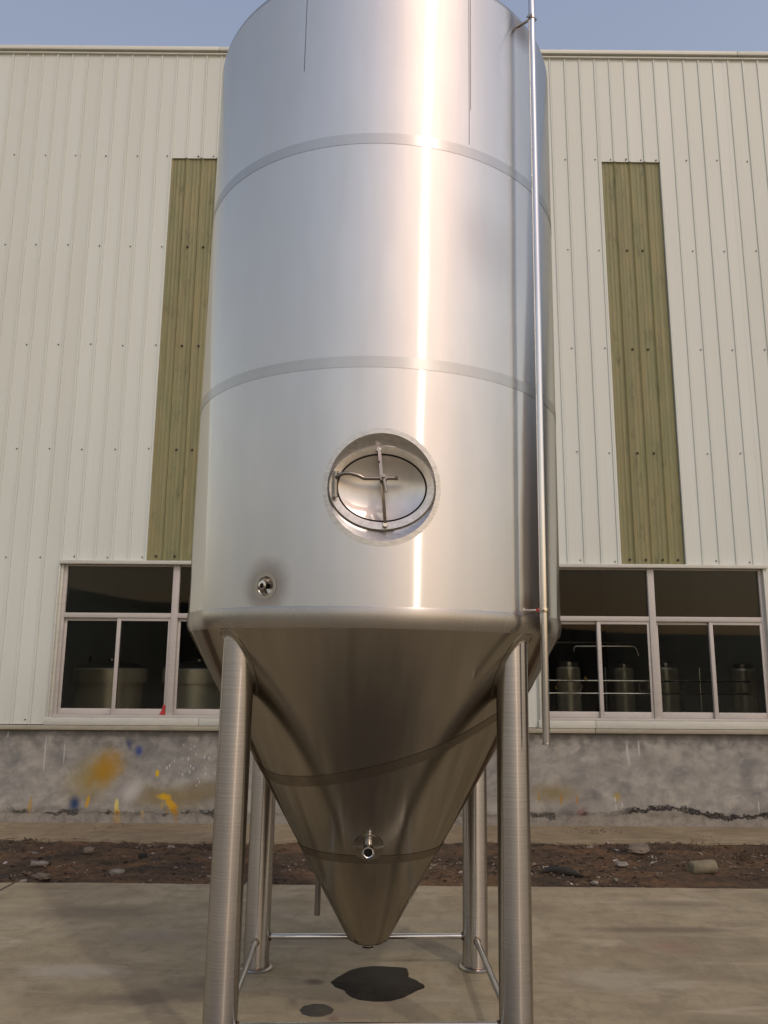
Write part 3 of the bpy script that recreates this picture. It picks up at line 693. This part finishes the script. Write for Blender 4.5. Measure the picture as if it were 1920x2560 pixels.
sh.grid(-pi, PORT_AZ - HW2 / R, zP0, zP1, 120, 2); sh.grid(PORT_AZ + HW2 / R, pi, zP0, zP1, 150, 2)
sh.ring_patch(PORT_AZ, PORT_Z, circ(R_PORT), sqn(HW2, zP0 - PORT_Z, zP1 - PORT_Z, 96), 96, 4)
sh.grid(-pi, MAN_AZ - HW1 / R, zP1, zM1, 120, 4); sh.grid(MAN_AZ + HW1 / R, pi, zP1, zM1, 120, 4)
sh.ring_patch(MAN_AZ, MAN_Z, circ(R_MAN), sqn(HW1, zP1 - MAN_Z, zM1 - MAN_Z, 144), 144, 8)
sh.grid(-pi, pi, zM1, Z_TOP, 256, 12)
sh.build('shell', M['shell'], T)
# dished head with knuckle
hp = [(R, Z_TOP)] + [(R - .05 + .05 * cos(a), Z_TOP + .055 * sin(a)) for a in [i * pi / 2 / 8 for i in range(1, 7)]] + [(R * .9, Z_TOP + .075), (R * .7, Z_TOP + .16), (R * .4, Z_TOP + .25), (.001, Z_TOP + .28)]
MB().lathe(hp, 160).build('top_head', M['band'], T)
# ground weld bands (a thin strip proud of the plate)
def band(z0, z1, name='weld_band'):
    c = Cyl(); c.grid(-pi, pi, z0, z1, 256, 2, R + .0012); o = c.build(name, M['band'], T); return o
band(3.050, 3.103); band(4.185, 4.240)
for az, z0 in ((-23.6, 4.64), (25.4, 4.255), (25.9, 4.45)):
    c = Cyl(); a = radians(az); c.grid(a - .0011, a + .0011, z0, Z_TOP, 1, 8, R + .0016); c.build('seam_line', M['seam'], T)
# rim knuckle and cone
CT = tan(radians(30.2)); ZC0, RC0 = 1.888, R - .004
def cone_r(z): return RC0 - (ZC0 - z) * CT
def cone_z(r): return ZC0 - (RC0 - r) / CT
kn = [(R, Z_RIM), (R + .003, Z_RIM - .010), (R + .004, Z_RIM - .035), (R + .003, Z_RIM - .055), (R - .001, Z_RIM - .072), (RC0 - .001, ZC0), (cone_r(ZC0 - .01), ZC0 - .01)]
MB().lathe(kn, 200).build('rim_band', M['rim'], T, angle=60)
ZB = .375
cp = [(cone_r(ZC0 - .01), ZC0 - .01), (cone_r(1.5), 1.5), (cone_r(1.0), 1.0), (cone_r(.6), .6), (cone_r(ZB), ZB), (cone_r(ZB) - .010, ZB - .018), (cone_r(ZB) - .03, ZB - .03), (.035, ZB - .042), (.033, ZB - .042)]
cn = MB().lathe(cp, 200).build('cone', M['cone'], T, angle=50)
MB().lathe([(.022, ZB - .040), (.022, ZB - .055), (.032, ZB - .058), (.032, ZB - .066), (.018, ZB - .066), (.016, ZB - .040)], 32).build('outlet_ferrule', M['polish'], T)
MB().lathe([(.017, ZB - .052), (.001, ZB - .052)], 24).build('outlet_bore', M['black'], T)
def cone_band(zf, wz, name='weld_band', a0=-pi, a1=pi, n=200, lift=.0014):
    m = MB(); vs = []; fs = []
    for i in range(n + 1):
        a = a0 + (a1 - a0) * i / n
        for dz in (-wz / 2, wz / 2):
            z = zf(a) + dz; r_ = cone_r(z) + lift / cos(radians(30)); vs.append(az_pt(a, r_, z))
    for i in range(n): fs.append((2 * i, 2 * i + 2, 2 * i + 3, 2 * i + 1))
    return m.add(vs, fs).build(name, M['cband'], T, angle=80)
M['cband'] = steel('ground_cone_band', (.255, .225, .18), .28, .3, smudge=.04)
pts = [(-180, 1.70), (-90, 1.25), (-54, 1.165), (-23, 1.188), (8, 1.262), (36, 1.381), (46, 1.47), (90, 1.66), (180, 1.70)]
def obl(a):
    d = math.degrees(a)
    for (p, q), (r_, s_) in zip(pts, pts[1:]):
        if p <= d <= r_:
            f = (d - p) / (r_ - p); f = f if p not in (-180,) else f; return q + (s_ - q) * f
    return 1.7
def obl_s(a): return sum(obl(max(-pi, min(pi, a + k * .06))) for k in range(-3, 4)) / 7
cone_band(obl_s, .050); cone_band(lambda a: .812 + .004 * sin(a), .040)

# legs
LEG_R = .0735
def leg(sx, sy):
    cx, cy = sx * S - LYAW * sy * S, sy * S + LYAW * sx * S
    L = MB(); n = 48; zb = .0112 * cx + .001; vs = []; fs = []
    zs = [0, .25, .5, .75, 1]
    for k, f in enumerate(zs):
        for j in range(n):
            a = 2 * pi * j / n; x, y = cx + LEG_R * cos(a), cy + LEG_R * sin(a)
            zt = cone_z(min(hypot(x, y), RC0)) + .004; vs.append((x - cx, y - cy, zb + (zt - zb) * f))
    for k in range(len(zs) - 1):
        for j in range(n): fs.append((k * n + j, k * n + (j + 1) % n, (k + 1) * n + (j + 1) % n, (k + 1) * n + j))
    o = L.add(vs, fs).build('leg', M['leg'], T); o.location = (cx, cy, 0)
    MB().lathe([(LEG_R, zb + .016), (.090, zb + .014), (.097, zb + .009), (.097, zb), (LEG_R - .01, zb)], 40).build('foot_flange', M['satin'], o)
    MB().tube([(cos(a) * LEG_R, sin(a) * LEG_R, zb + .018) for a in [2 * pi * i / 32 for i in range(32)]], .005, 6, closed=True).build('weld_bead', M['weld'], o)
    # doubler pad lapped on the cone round the leg
    pd = MB(); vs = []; fs = []; n2 = 64
    nrm = Vector((cx, cy, 0)).normalized() * cos(radians(30.2)) + Vector((0, 0, -sin(radians(30.2))))
    rings = [(1.0, .0042), (1.27, .0042), (1.285, .0030), (1.285, .0002)]
    for fac, lift in rings:
        for j in range(n2):
            a = 2 * pi * j / n2; x, y = cx + LEG_R * fac * cos(a), cy + LEG_R * fac * sin(a); rr = hypot(x, y)
            k = min(1, (RC0 - .006) / rr); x *= k; y *= k; z = cone_z(min(rr * k, RC0))
            d = Vector((x, y, 0)).normalized() * cos(radians(30.2)) + Vector((0, 0, -sin(radians(30.2))))
            vs.append((x - cx + d.x * lift, y - cy + d.y * lift, z + d.z * lift))
    for k in range(len(rings) - 1):
        for j in range(n2): fs.append((k * n2 + j, k * n2 + (j + 1) % n2, (k + 1) * n2 + (j + 1) % n2, (k + 1) * n2 + j))
    pd.add(vs, fs).build('support_pad', M['cone'], o)
    MB().tube([(cos(a) * (LEG_R + .001), sin(a) * (LEG_R + .001), cone_z(min(hypot(cx + cos(a) * LEG_R, cy + sin(a) * LEG_R), RC0)) - .004) for a in [2 * pi * i / 48 for i in range(48)]], .004, 6, closed=True).build('weld_bead', M['satin'], o)
    return (cx, cy)
C = {(sx, sy): leg(sx, sy) for sx in (-1, 1) for sy in (-1, 1)}
def bar(p, q, z):
    P, Q = Vector((*p, z + .011 * p[0])), Vector((*q, z + .011 * q[0])); d = (Q - P).normalized(); P += d * (LEG_R - .004); Q -= d * (LEG_R - .004)
    o = MB().tube([P, P.lerp(Q, .5), Q], .0165, 20).build('stretcher_bar', M['pipe'], T)
    for e, dd in ((P, d), (Q, -d)):
        b = d.to_track_quat('Z', 'Y').to_matrix()
        MB().tube([e + dd * .008 + b @ Vector((cos(a) * .018, sin(a) * .018, 0)) for a in [2 * pi * i / 20 for i in range(20)]], .0045, 6, closed=True).build('weld_bead', M['weld'], o)
bar(C[(-1, 1)], C[(1, 1)], .170); bar(C[(-1, -1)], C[(-1, 1)], .160); bar(C[(1, -1)], C[(1, 1)], .165); bar(C[(-1, -1)], C[(1, -1)], .200)

# side nozzle on the cone
zN = .875; rN = cone_r(zN); nb = Vector((0, -1, -.12)).normalized()
nz = MB(); O = Vector(az_pt(radians(-.6), rN - .03, zN))
Bm = nb.to_track_quat('Z', 'Y').to_matrix()
nzo = nz.lathe([(.0205, .0), (.0205, .085), (.0285, .090), (.0300, .093), (.0300, .102), (.0245, .103), (.0245, .02)], 40, O, Bm).build('side_nozzle', M['polish'], T)
MB().lathe([(.0243, .055), (.001, .055)], 24, O, Bm).build('bore', M['black'], nzo)
cnrm = Vector((0, -cos(radians(30.2)), -sin(radians(30.2)))); Bc = cnrm.to_track_quat('Z', 'Y').to_matrix()
MB().lathe([(.022, .0045), (.070, .0045), (.073, .003), (.073, .0)], 48, Vector(az_pt(radians(-.6), rN + .0005, zN + .002)), Bc).build('doubler_ring', M['cone'], nzo)

# recessed sample port on the shell
def frame_at(az, z):
    u_ = Vector((cos(az), sin(az), 0)); n_ = Vector((sin(az), -cos(az), 0)); w_ = Vector((0, 0, 1))
    return u_, w_, n_, Vector((0, 0, z))
u_, w_, n_, O = frame_at(PORT_AZ, PORT_Z)
def srf(a, b): return O + Vector((sin(PORT_AZ + a / R), -cos(PORT_AZ + a / R), 0)) * R + w_ * b
m = MB(); vs = []; fs = []; n = 64
for k, (rad, d) in enumerate(((R_PORT, 0), (R_PORT - .003, -.004), (R_PORT - .004, -.06), (R_PORT * .6, -.064), (.001, -.064))):
    for j in range(n):
        a = 2 * pi * j / n
        p = srf(rad * cos(a), rad * sin(a)) if k == 0 else O + u_ * rad * cos(a) + w_ * rad * sin(a) + n_ * (R + d)
        vs.append(p)
for k in range(4):
    for j in range(n): fs.append((k * n + j, k * n + (j + 1) % n, (k + 1) * n + (j + 1) % n, (k + 1) * n + j))
pt = m.add(vs, fs).build('port_recess', M['polish'], T)
c = Cyl(); c.ring_patch(PORT_AZ, PORT_Z, circ(R_PORT), circ(.060), 64, 2, R + .0012); c.build('port_collar', M['rim'], T)
Bp = Matrix((u_, w_, n_)).transposed()
st = MB().lathe([(.0125, -.062), (.0125, .012), (.020, .016), (.0215, .018), (.0215, .025), (.0105, .026), (.0095, .0)], 36, O + n_ * R, Bp).build('port_ferrule', M['polish'], pt)
MB().lathe([(.0104, .012), (.001, .012)], 20, O + n_ * R, Bp).build('port_bore', M['black'], pt)

# manhole
u_, w_, n_, O = frame_at(MAN_AZ, MAN_Z)
def P3(a, b, d): return O + u_ * a * 1.03 + w_ * b * 1.03 + n_ * (R + d)
def msrf(a, b): return O + Vector((sin(MAN_AZ + a / R), -cos(MAN_AZ + a / R), 0)) * R + w_ * b
DF = -.024                       # depth of the oval neck face behind the shell front
def loft(rings, mat, name, parent, n=112, angle=30):
    m = MB(); vs = []; fs = []
    for fn in rings:
        for j in range(n): vs.append(fn(2 * pi * j / n))
    for k in range(len(rings) - 1):
        for j in range(n): fs.append((k * n + j, k * n + (j + 1) % n, (k + 1) * n + (j + 1) % n, (k + 1) * n + j))
    return m.add(vs, fs).build(name, mat, parent, angle=angle)
def ell(a, b, d, oz=0.0): return lambda th: P3(a * cos(th), b * sin(th) + oz, d)
MH = empty('manhole', (0, 0, 0)); MH.parent = T
c = Cyl(); c.ring_patch(MAN_AZ, MAN_Z, circ(R_MAN), circ(.266), 144, 3, R + .0012); c.build('manhole_collar', M['satin_ring'], MH)
def mixr(f): return lambda th: msrf(R_MAN * cos(th), R_MAN * sin(th)).lerp(ell(.2285, .1865, DF - .011)(th), f)
loft([mixr(0), mixr(.03), mixr(.5), mixr(1.0), ell(.20, .16, DF - .013)], M['satin_ring'], 'recess_wall', MH, angle=30)
loft([ell(.2272, .1845, DF - .013), ell(.2272, .1845, DF - .003), ell(.2252, .1825, DF + .0005), ell(.2222, .1795, DF), ell(.1995, .1555, DF - .003), ell(.1955, .1515, DF - .004), ell(.193, .149, DF - .010), ell(.1915, .1475, DF - .03)], M['satin'], 'neck_ring', MH, angle=24)
loft([ell(.1913, .1473, DF - .012), ell(.1897, .1457, DF - .010), ell(.188, .144, DF - .012)], M['rubber'], 'gasket', MH)
rings = []
for i in range(15):
    f = i / 14; rings.append(ell(.1873 * (1 - f) + .0004, .1433 * (1 - f) + .0004, DF - .006 - .032 * (1 - (1 - f) ** 2.4) * 1.0))
door = loft(rings, M['door'] if 'door' in M else M['satin'], 'manhole_door', MH, angle=80)
door.data.materials[0] = steel('dished_door_steel', (.68, .65, .60), .31, 0.0, streak=(4, 4, 4), smudge=.08)
# clamp bar (flat strap), hinge, lever arm, wing nut
def strap(path, wd, th, name):
    m = MB(); vs = []; fs = []
    for (a, b, d) in path:
        for sa, sd in ((-1, -1), (1, -1), (1, 1), (-1, 1)): vs.append(P3(a + sa * wd / 2, b, d + sd * th / 2))
    k = len(path)
    for i in range(k - 1):
        for j in range(4): fs.append((i * 4 + j, i * 4 + (j + 1) % 4, (i + 1) * 4 + (j + 1) % 4, (i + 1) * 4 + j))
    fs += [(3, 2, 1, 0), tuple((k - 1) * 4 + j for j in range(4))]
    return m.add(vs, fs).build(name, M['lever'], MH, angle=25)
strap([(-.016, .172, DF + .012), (-.014, .155, DF + .020), (-.006, .07, DF + .036), (0, 0, DF + .040), (.008, -.07, DF + .036), (.016, -.155, DF + .018), (.017, -.170, DF + .010)], .0135, .013, 'clamp_bar')
strap([(-.0205, .178, DF + .012), (-.0175, .145, DF + .026), (-.0135, .105, DF + .036)], .006, .022, 'clamp_lug')
for b in (.163, -.163):
    MB().lathe([(.001, .022), (.010, .022), (.012, .016), (.012, .0)], 12, P3(-.016 if b > 0 else .0165, b, DF), Matrix((u_, w_, n_)).transposed()).build('clamp_foot', M['polish'], MH)
MB().tube([P3(-.199, .052, DF + .028), P3(-.198, -.046, DF + .028)], .0095, 16).build('hinge_pin', M['lever'], MH)
MB().tube([P3(-.199, .060, DF + .028), P3(-.199, .050, DF + .028)], .0125, 14).tube([P3(-.198, -.043, DF + .028), P3(-.198, -.053, DF + .028)], .0125, 14).build('hinge_cap', M['lever'], MH)
MB().tube([P3(-.199, .028, DF + .0), P3(-.199, .028, DF + .028)], .010, 12).tube([P3(-.198, -.03, DF + .0), P3(-.198, -.03, DF + .028)], .010, 12).build('hinge_lug', M['satin'], MH)
arm = [(-.194, .032, .036), (-.185, .036, .052), (-.165, .043, .062), (-.145, .044, .066), (-.125, .041, .067), (-.10, .034, .067), (-.085, .027, .066), (-.075, .024, .066), (-.04, .0245, .066), (.0, .026, .066), (.035, .0275, .066), (.060, .0285, .066)]
def smooth(path, k=6):
    out = []
    P = [Vector(p) for p in path]
    for i in range(len(P) - 1):
        p0, p1, p2, p3 = P[max(i - 1, 0)], P[i], P[i + 1], P[min(i + 2, len(P) - 1)]
        for j in range(k):
            t_ = j / k; out.append(.5 * ((2 * p1) + (p2 - p0) * t_ + (2 * p0 - 5 * p1 + 4 * p2 - p3) * t_ ** 2 + (3 * p1 - p0 - 3 * p2 + p3) * t_ ** 3))
    out.append(P[-1]); return out
MB().tube([P3(a, b, DF + d) for a, b, d in smooth(arm)], .0088, 14).build('lever_arm', M['lever'], MH)
MB().tube([P3(.052, .0285, DF + .066), P3(.066, .029, DF + .066)], .0105, 6).build('arm_nut', M['lever'], MH)
MB().tube([P3(.004, .026, DF + .020), P3(.004, .026, DF + .080)], .0165, 6).build('hub_nut', M['lever'], MH)
MB().tube([P3(.004, .026, DF + .078), P3(.004, .028, DF + .108)], .0078, 14).build('hub_stud', M['lever'], MH)
MB().tube([P3(.005, .020, DF + .088), P3(.017, -.040, DF + .094)], [.008, .0068], 14).build('wing_handle', M['lever'], MH)

# vent pipe on the right
PA, PR_ = radians(46.3), 1.080
px, py = PR_ * sin(PA), -PR_ * cos(PA)
ve = MB(); path = [(px, py, 1.392), (px, py, 2.6), (px, py, 4.0), (px, py, 5.75), (px * .995, py * .995, 5.86), (px * .96, py * .96, 5.95), (px * .88, py * .88, 6.0), (px * .3, py * .3, 6.0), (px * .12, py * .12, 5.95), (px * .1, py * .1, 5.4)]
vp = ve.tube(path, .0172, 28, cap=False).build('vent_pipe', M['pipe'], T)
MB().lathe([(.0165, 1.3915), (.0172, 1.390), (.0195, 1.391), (.0195, 1.397), (.0172, 1.398)], 28, (px, py, 0)).build('pipe_lip', M['polish'], vp)
MB().lathe([(.0168, 1.405), (.001, 1.405)], 20, (px, py, 0)).build('pipe_bore', M['black'], vp)
def bracket(z, dark):
    d = Vector((sin(PA), -cos(PA), 0)); side = Vector((cos(PA), sin(PA), 0)); Cn = Vector((px, py, z))
    MB().tube([d * (R - .004) + Vector((0, 0, z)), d * (PR_ - .018) + Vector((0, 0, z))], .0075, 12).build('bracket_rod', M['polish'], vp)
    MB().lathe([(.0172, z - .010), (.0205, z - .010), (.0210, z), (.0205, z + .010), (.0172, z + .010)], 28, (px, py, 0)).build('clamp_ring', M['polish'], vp)
    for s in (-1, 1):
        MB().tube([Cn + side * s * .024 - d * .016, Cn + side * s * .024 + d * .016], .0042, 8).build('clamp_bolt', M['satin'], vp)
        MB().box(-.004, .004, -.008, .008, -.009, .009).build('clamp_ear', M['satin'], vp).matrix_local = Matrix.Translation(Cn + side * s * .0235) @ Matrix((side, d, Vector((0, 0, 1)))).transposed().to_4x4()
    if dark: MB().tube([Cn - side * .030 - d * .014, Cn - side * .018 - d * .014], .0085, 10).build('red_cap', M['red'], vp)
bracket(1.985, True); bracket(5.13, False)

# drop pipe behind the cone
dp = MB().tube([(-.285, .30, .375), (-.285, .30, .80), (-.282, .297, .86), (-.26, .28, .90), (-.22, .24, .92)], .016, 20, cap=False).build('drop_pipe', M['seam'], T)
MB().lathe([(.0138, .384), (.001, .384)], 16, (-.285, .30, 0)).build('drop_bore', M['black'], dp)

# ------------------------------------------------------------------ wet patches under the tank
def patch(name, pts_, z, mat, label, cat, k=6, jit=.006):
    P = smooth([(x, y, 0) for x, y in pts_ + pts_[:1]], k)[:-1]
    vs = [(p.x + jit * noise.noise((p.x * 30, p.y * 30, 1)), p.y + jit * noise.noise((p.x * 30, p.y * 30, 9)), z) for p in P]
    cx, cy = sum(v[0] for v in vs) / len(vs), sum(v[1] for v in vs) / len(vs)
    n = len(vs); skirt = [(cx + (x - cx) * 1.012, cy + (y - cy) * 1.012, .0005) for x, y, _ in vs]
    fs = [(i, (i + 1) % n, 2 * n) for i in range(n)] + [(n + i, n + (i + 1) % n, (i + 1) % n, i) for i in range(n)]
    o = MB().add(vs + skirt + [(cx, cy, z)], fs).build(name, mat, angle=80)
    return tag(o, label, cat)
patch('puddle', [(-.262, 4.85), (-.226, 4.922), (-.155, 5.031), (-.053, 5.088), (.076, 5.08), (.153, 5.063), (.17, 4.995), (.168, 4.928), (.209, 4.88), (.252, 4.795), (.191, 4.724), (.129, 4.649), (.047, 4.602), (-.046, 4.601), (-.117, 4.631), (-.166, 4.689), (-.18, 4.734), (-.237, 4.794)],
      .004, M['wet'], 'large dark ragged wet patch on the concrete under the cone outlet', 'puddle')
patch('puddle', [(-.313 + .083 * cos(a), 4.478 + .073 * sin(a)) for a in [2 * pi * i / 14 for i in range(14)]], .004, M['damp'],
      'small round brown damp spot on the concrete nearest the camera', 'puddle')

# ------------------------------------------------------------------ rubble and litter on the dirt strip
def stone(name, x, y, dims, rz, mat, label, cat='stone', seed=0, rough=.22, sub=3, tilt=0.0):
    bm = bmesh.new(); bmesh.ops.create_icosphere(bm, subdivisions=sub, radius=1)
    for v in bm.verts:
        c_ = v.co.normalized(); q = max(abs(c_.x), abs(c_.y), abs(c_.z)); c_ = c_ * (1 + .45 * (1 / q - 1))
        f = 1 + rough * noise.noise(c_ * 1.6 + Vector((seed, 3, 1))) + rough * .5 * noise.noise(c_ * 4 + Vector((seed, 9, 5)))
        v.co = Vector((c_.x * f * dims[0] / 2, c_.y * f * dims[1] / 2, c_.z * f * dims[2] / 2))
    for v in bm.verts: v.co *= .8
    me = bpy.data.meshes.new(name); bm.to_mesh(me); bm.free(); me.materials.append(mat)
    me.polygons.foreach_set('use_smooth', [True] * len(me.polygons)); me.set_sharp_from_angle(angle=radians(32))
    o = link(name, me, None, (x, y, dirt_h(x, y) + dims[2] * .36)); o.rotation_euler = (tilt, 0, rz)
    return tag(o, label, cat)
stone('stone', 2.47, 8.10, (.25, .20, .07), -.6, M['stone'], 'flat brown rubble slab lying on dirt below the right window', seed=1, tilt=.25)
stone('stone', 2.17, 7.63, (.14, .10, .055), .1, M['pale_stone'], 'whitish flat stone on dirt left of the flat brown slab', seed=2)
stone('stone', 1.76, 6.99, (.075, .055, .04), .4, M['pale_stone'], 'small white pebble at dirt edge right of the right front leg', seed=3)
stone('stone', 1.96, 7.08, (.05, .04, .03), 1.4, M['pale_stone'], 'tiny pale pebble right of the white pebble at the dirt edge', seed=4)
stone('stone', -2.68, 7.85, (.12, .09, .07), .4, M['stone'], 'tan stone on the dirt below the yellow paint cloud', seed=5)
stone('stone', -2.77, 7.05, (.16, .10, .06), -.3, M['stone'], 'flat tan stone lying at the left edge of the concrete yard', seed=6)
stone('stone', -2.20, 7.17, (.15, .11, .06), .2, M['pale_stone'], 'pale angular stone on dirt left of the left front leg', seed=7)
stone('stone', -2.89, 6.96, (.07, .05, .035), .9, M['pale_stone'], 'small white pebble beside the slab joint at far left', seed=8)
stone('stone', -2.13, 7.68, (.10, .08, .06), .2, M['char'], 'dark lump of clod on dirt above the pale angular stone', seed=9)
stone('stone', -3.20, 7.93, (.07, .05, .03), .2, M['pale_stone'], 'small pale chip on dirt at the far left edge', seed=11)
bk = MB()       # broken mossy cylinder block
bl = [(-.125, .040), (-.12, .052), (-.06, .058), (.0, .055), (.07, .060), (.118, .054), (.125, .042)]
Bx = Matrix(((0, 0, 1), (0, 1, 0), (-1, 0, 0)))
bk.lathe([(.001, bl[0][0])] + [(r_, h) for h, r_ in bl] + [(.001, bl[-1][0])], 22, (0, 0, 0), Bx)
bk.v = [tuple(Vector(v) * (1 + .10 * noise.noise(Vector(v) * 17))) for v in bk.v]
o = bk.build('broken_block', M['block'], None, angle=40); o.location = (2.79, 7.36, dirt_h(2.79, 7.36) + .048); o.rotation_euler = (0, 0, .28)
tag(o, 'rounded mossy chunk of concrete lying on dirt at far right', 'rubble')
lg = MB().tube([(-.16, 0, .01), (-.08, .01, .03), (.02, -.005, .03), (.10, .0, .02), (.16, .01, .0)], [.018, .03, .034, .028, .012], 10)
lg.v = [tuple(Vector(v) * (1 + .25 * noise.noise(Vector(v) * 22))) for v in lg.v]
o = lg.build('charred_log', M['char']); o.location = (1.56, 7.29, dirt_h(1.56, 7.29)); o.rotation_euler = (0, 0, -.3); tag(o, 'short charred piece of wood on dirt right of the right front leg', 'wood')
bt = empty('crushed_bottle', (-2.96, 7.44, dirt_h(-2.96, 7.44) + .03), 'crushed pale bottle with dark end lying on dirt at left', 'litter')
m = MB().lathe([(.001, -.07), (.028, -.07), (.032, -.05), (.024, -.01), (.031, .02), (.026, .05), (.012, .075)], 16, (0, 0, 0), Bx); m.v = [(x, y, z * .8) for x, y, z in m.v]; m.build('body', M['pale_stone'], bt)
MB().lathe([(.012, .072), (.014, .075), (.014, .095), (.001, .096)], 12, (0, 0, 0), Bx).build('cap', M['char'], bt); bt.rotation_euler = (0, .1, .5)
# leaf litter, straw and twigs: uncountable
lt = MB()
for i in range(9000):
    x = random.uniform(-5.2, 5.4); y = 6.86 + 1.72 * random.random()
    if noise.noise((x * .9, y * 1.4, 4)) + random.uniform(-.35, .35) < -.08: continue
    s = random.choice((.010, .014, .02, .028)) * random.uniform(.7, 1.3); a = random.uniform(0, 2 * pi); el = random.uniform(.35, .9)
    z = dirt_h(x, y) + random.uniform(.002, .012); d = Vector((cos(a), sin(a), random.uniform(-.35, .35))) * s; e = Vector((-sin(a), cos(a), random.uniform(-.5, .5))) * s * el * .6
    c_ = Vector((x, y, z)); lt.add([c_ - d, c_ + e + Vector((0, 0, s * .25)), c_ + d, c_ - e], [(0, 1, 2), (0, 2, 3)])
o = lt.build('leaf_litter', M['litter'], smooth=False); tag(o, 'dead leaves and small litter strewn over the dirt strip', 'leaf litter', kind='stuff')
tw = MB()
for i in range(150):
    x = random.uniform(-5, 5); y = random.uniform(6.95, 8.5); L_ = random.uniform(.05, .26); a = random.gauss(0, .7); z = dirt_h(x, y) + .012
    mid = Vector((x, y, z + random.uniform(0, .02))); d = Vector((cos(a), sin(a), random.uniform(-.06, .12))) * L_ / 2; b = Vector((-sin(a), cos(a), 0)) * L_ * random.uniform(-.12, .12)
    tw.tube([mid - d, mid + b, mid + d], random.uniform(.0018, .004), 4)
for cx, cy, n_b in ((3.43, 7.95, 60), (3.7, 8.2, 40), (3.15, 8.35, 26), (2.35, 9.05, 30), (2.2, 9.15, 24), (-2.9, 9.1, 18)):
    for i in range(n_b):
        x, y = cx + random.gauss(0, .11), cy + random.gauss(0, .08); z = dirt_h(x, y) if y < 8.5 else .0
        h = random.uniform(.02, .12) if y < 8.6 else random.uniform(.005, .03); a = random.uniform(0, 2 * pi); k = random.uniform(.3, 1.4) * max(h, .05)
        tw.tube([(x, y, z), (x + cos(a) * k * .4, min(9.33, y + sin(a) * k * .4), z + h * .7), (x + cos(a) * k, min(9.33, y + sin(a) * k), z + h)], [.0022, .0018, .0008], 4)
o = tw.build('straw_and_twigs', M['straw']); tag(o, 'dry straw and twigs scattered over the dirt strip', 'twigs', kind='stuff')
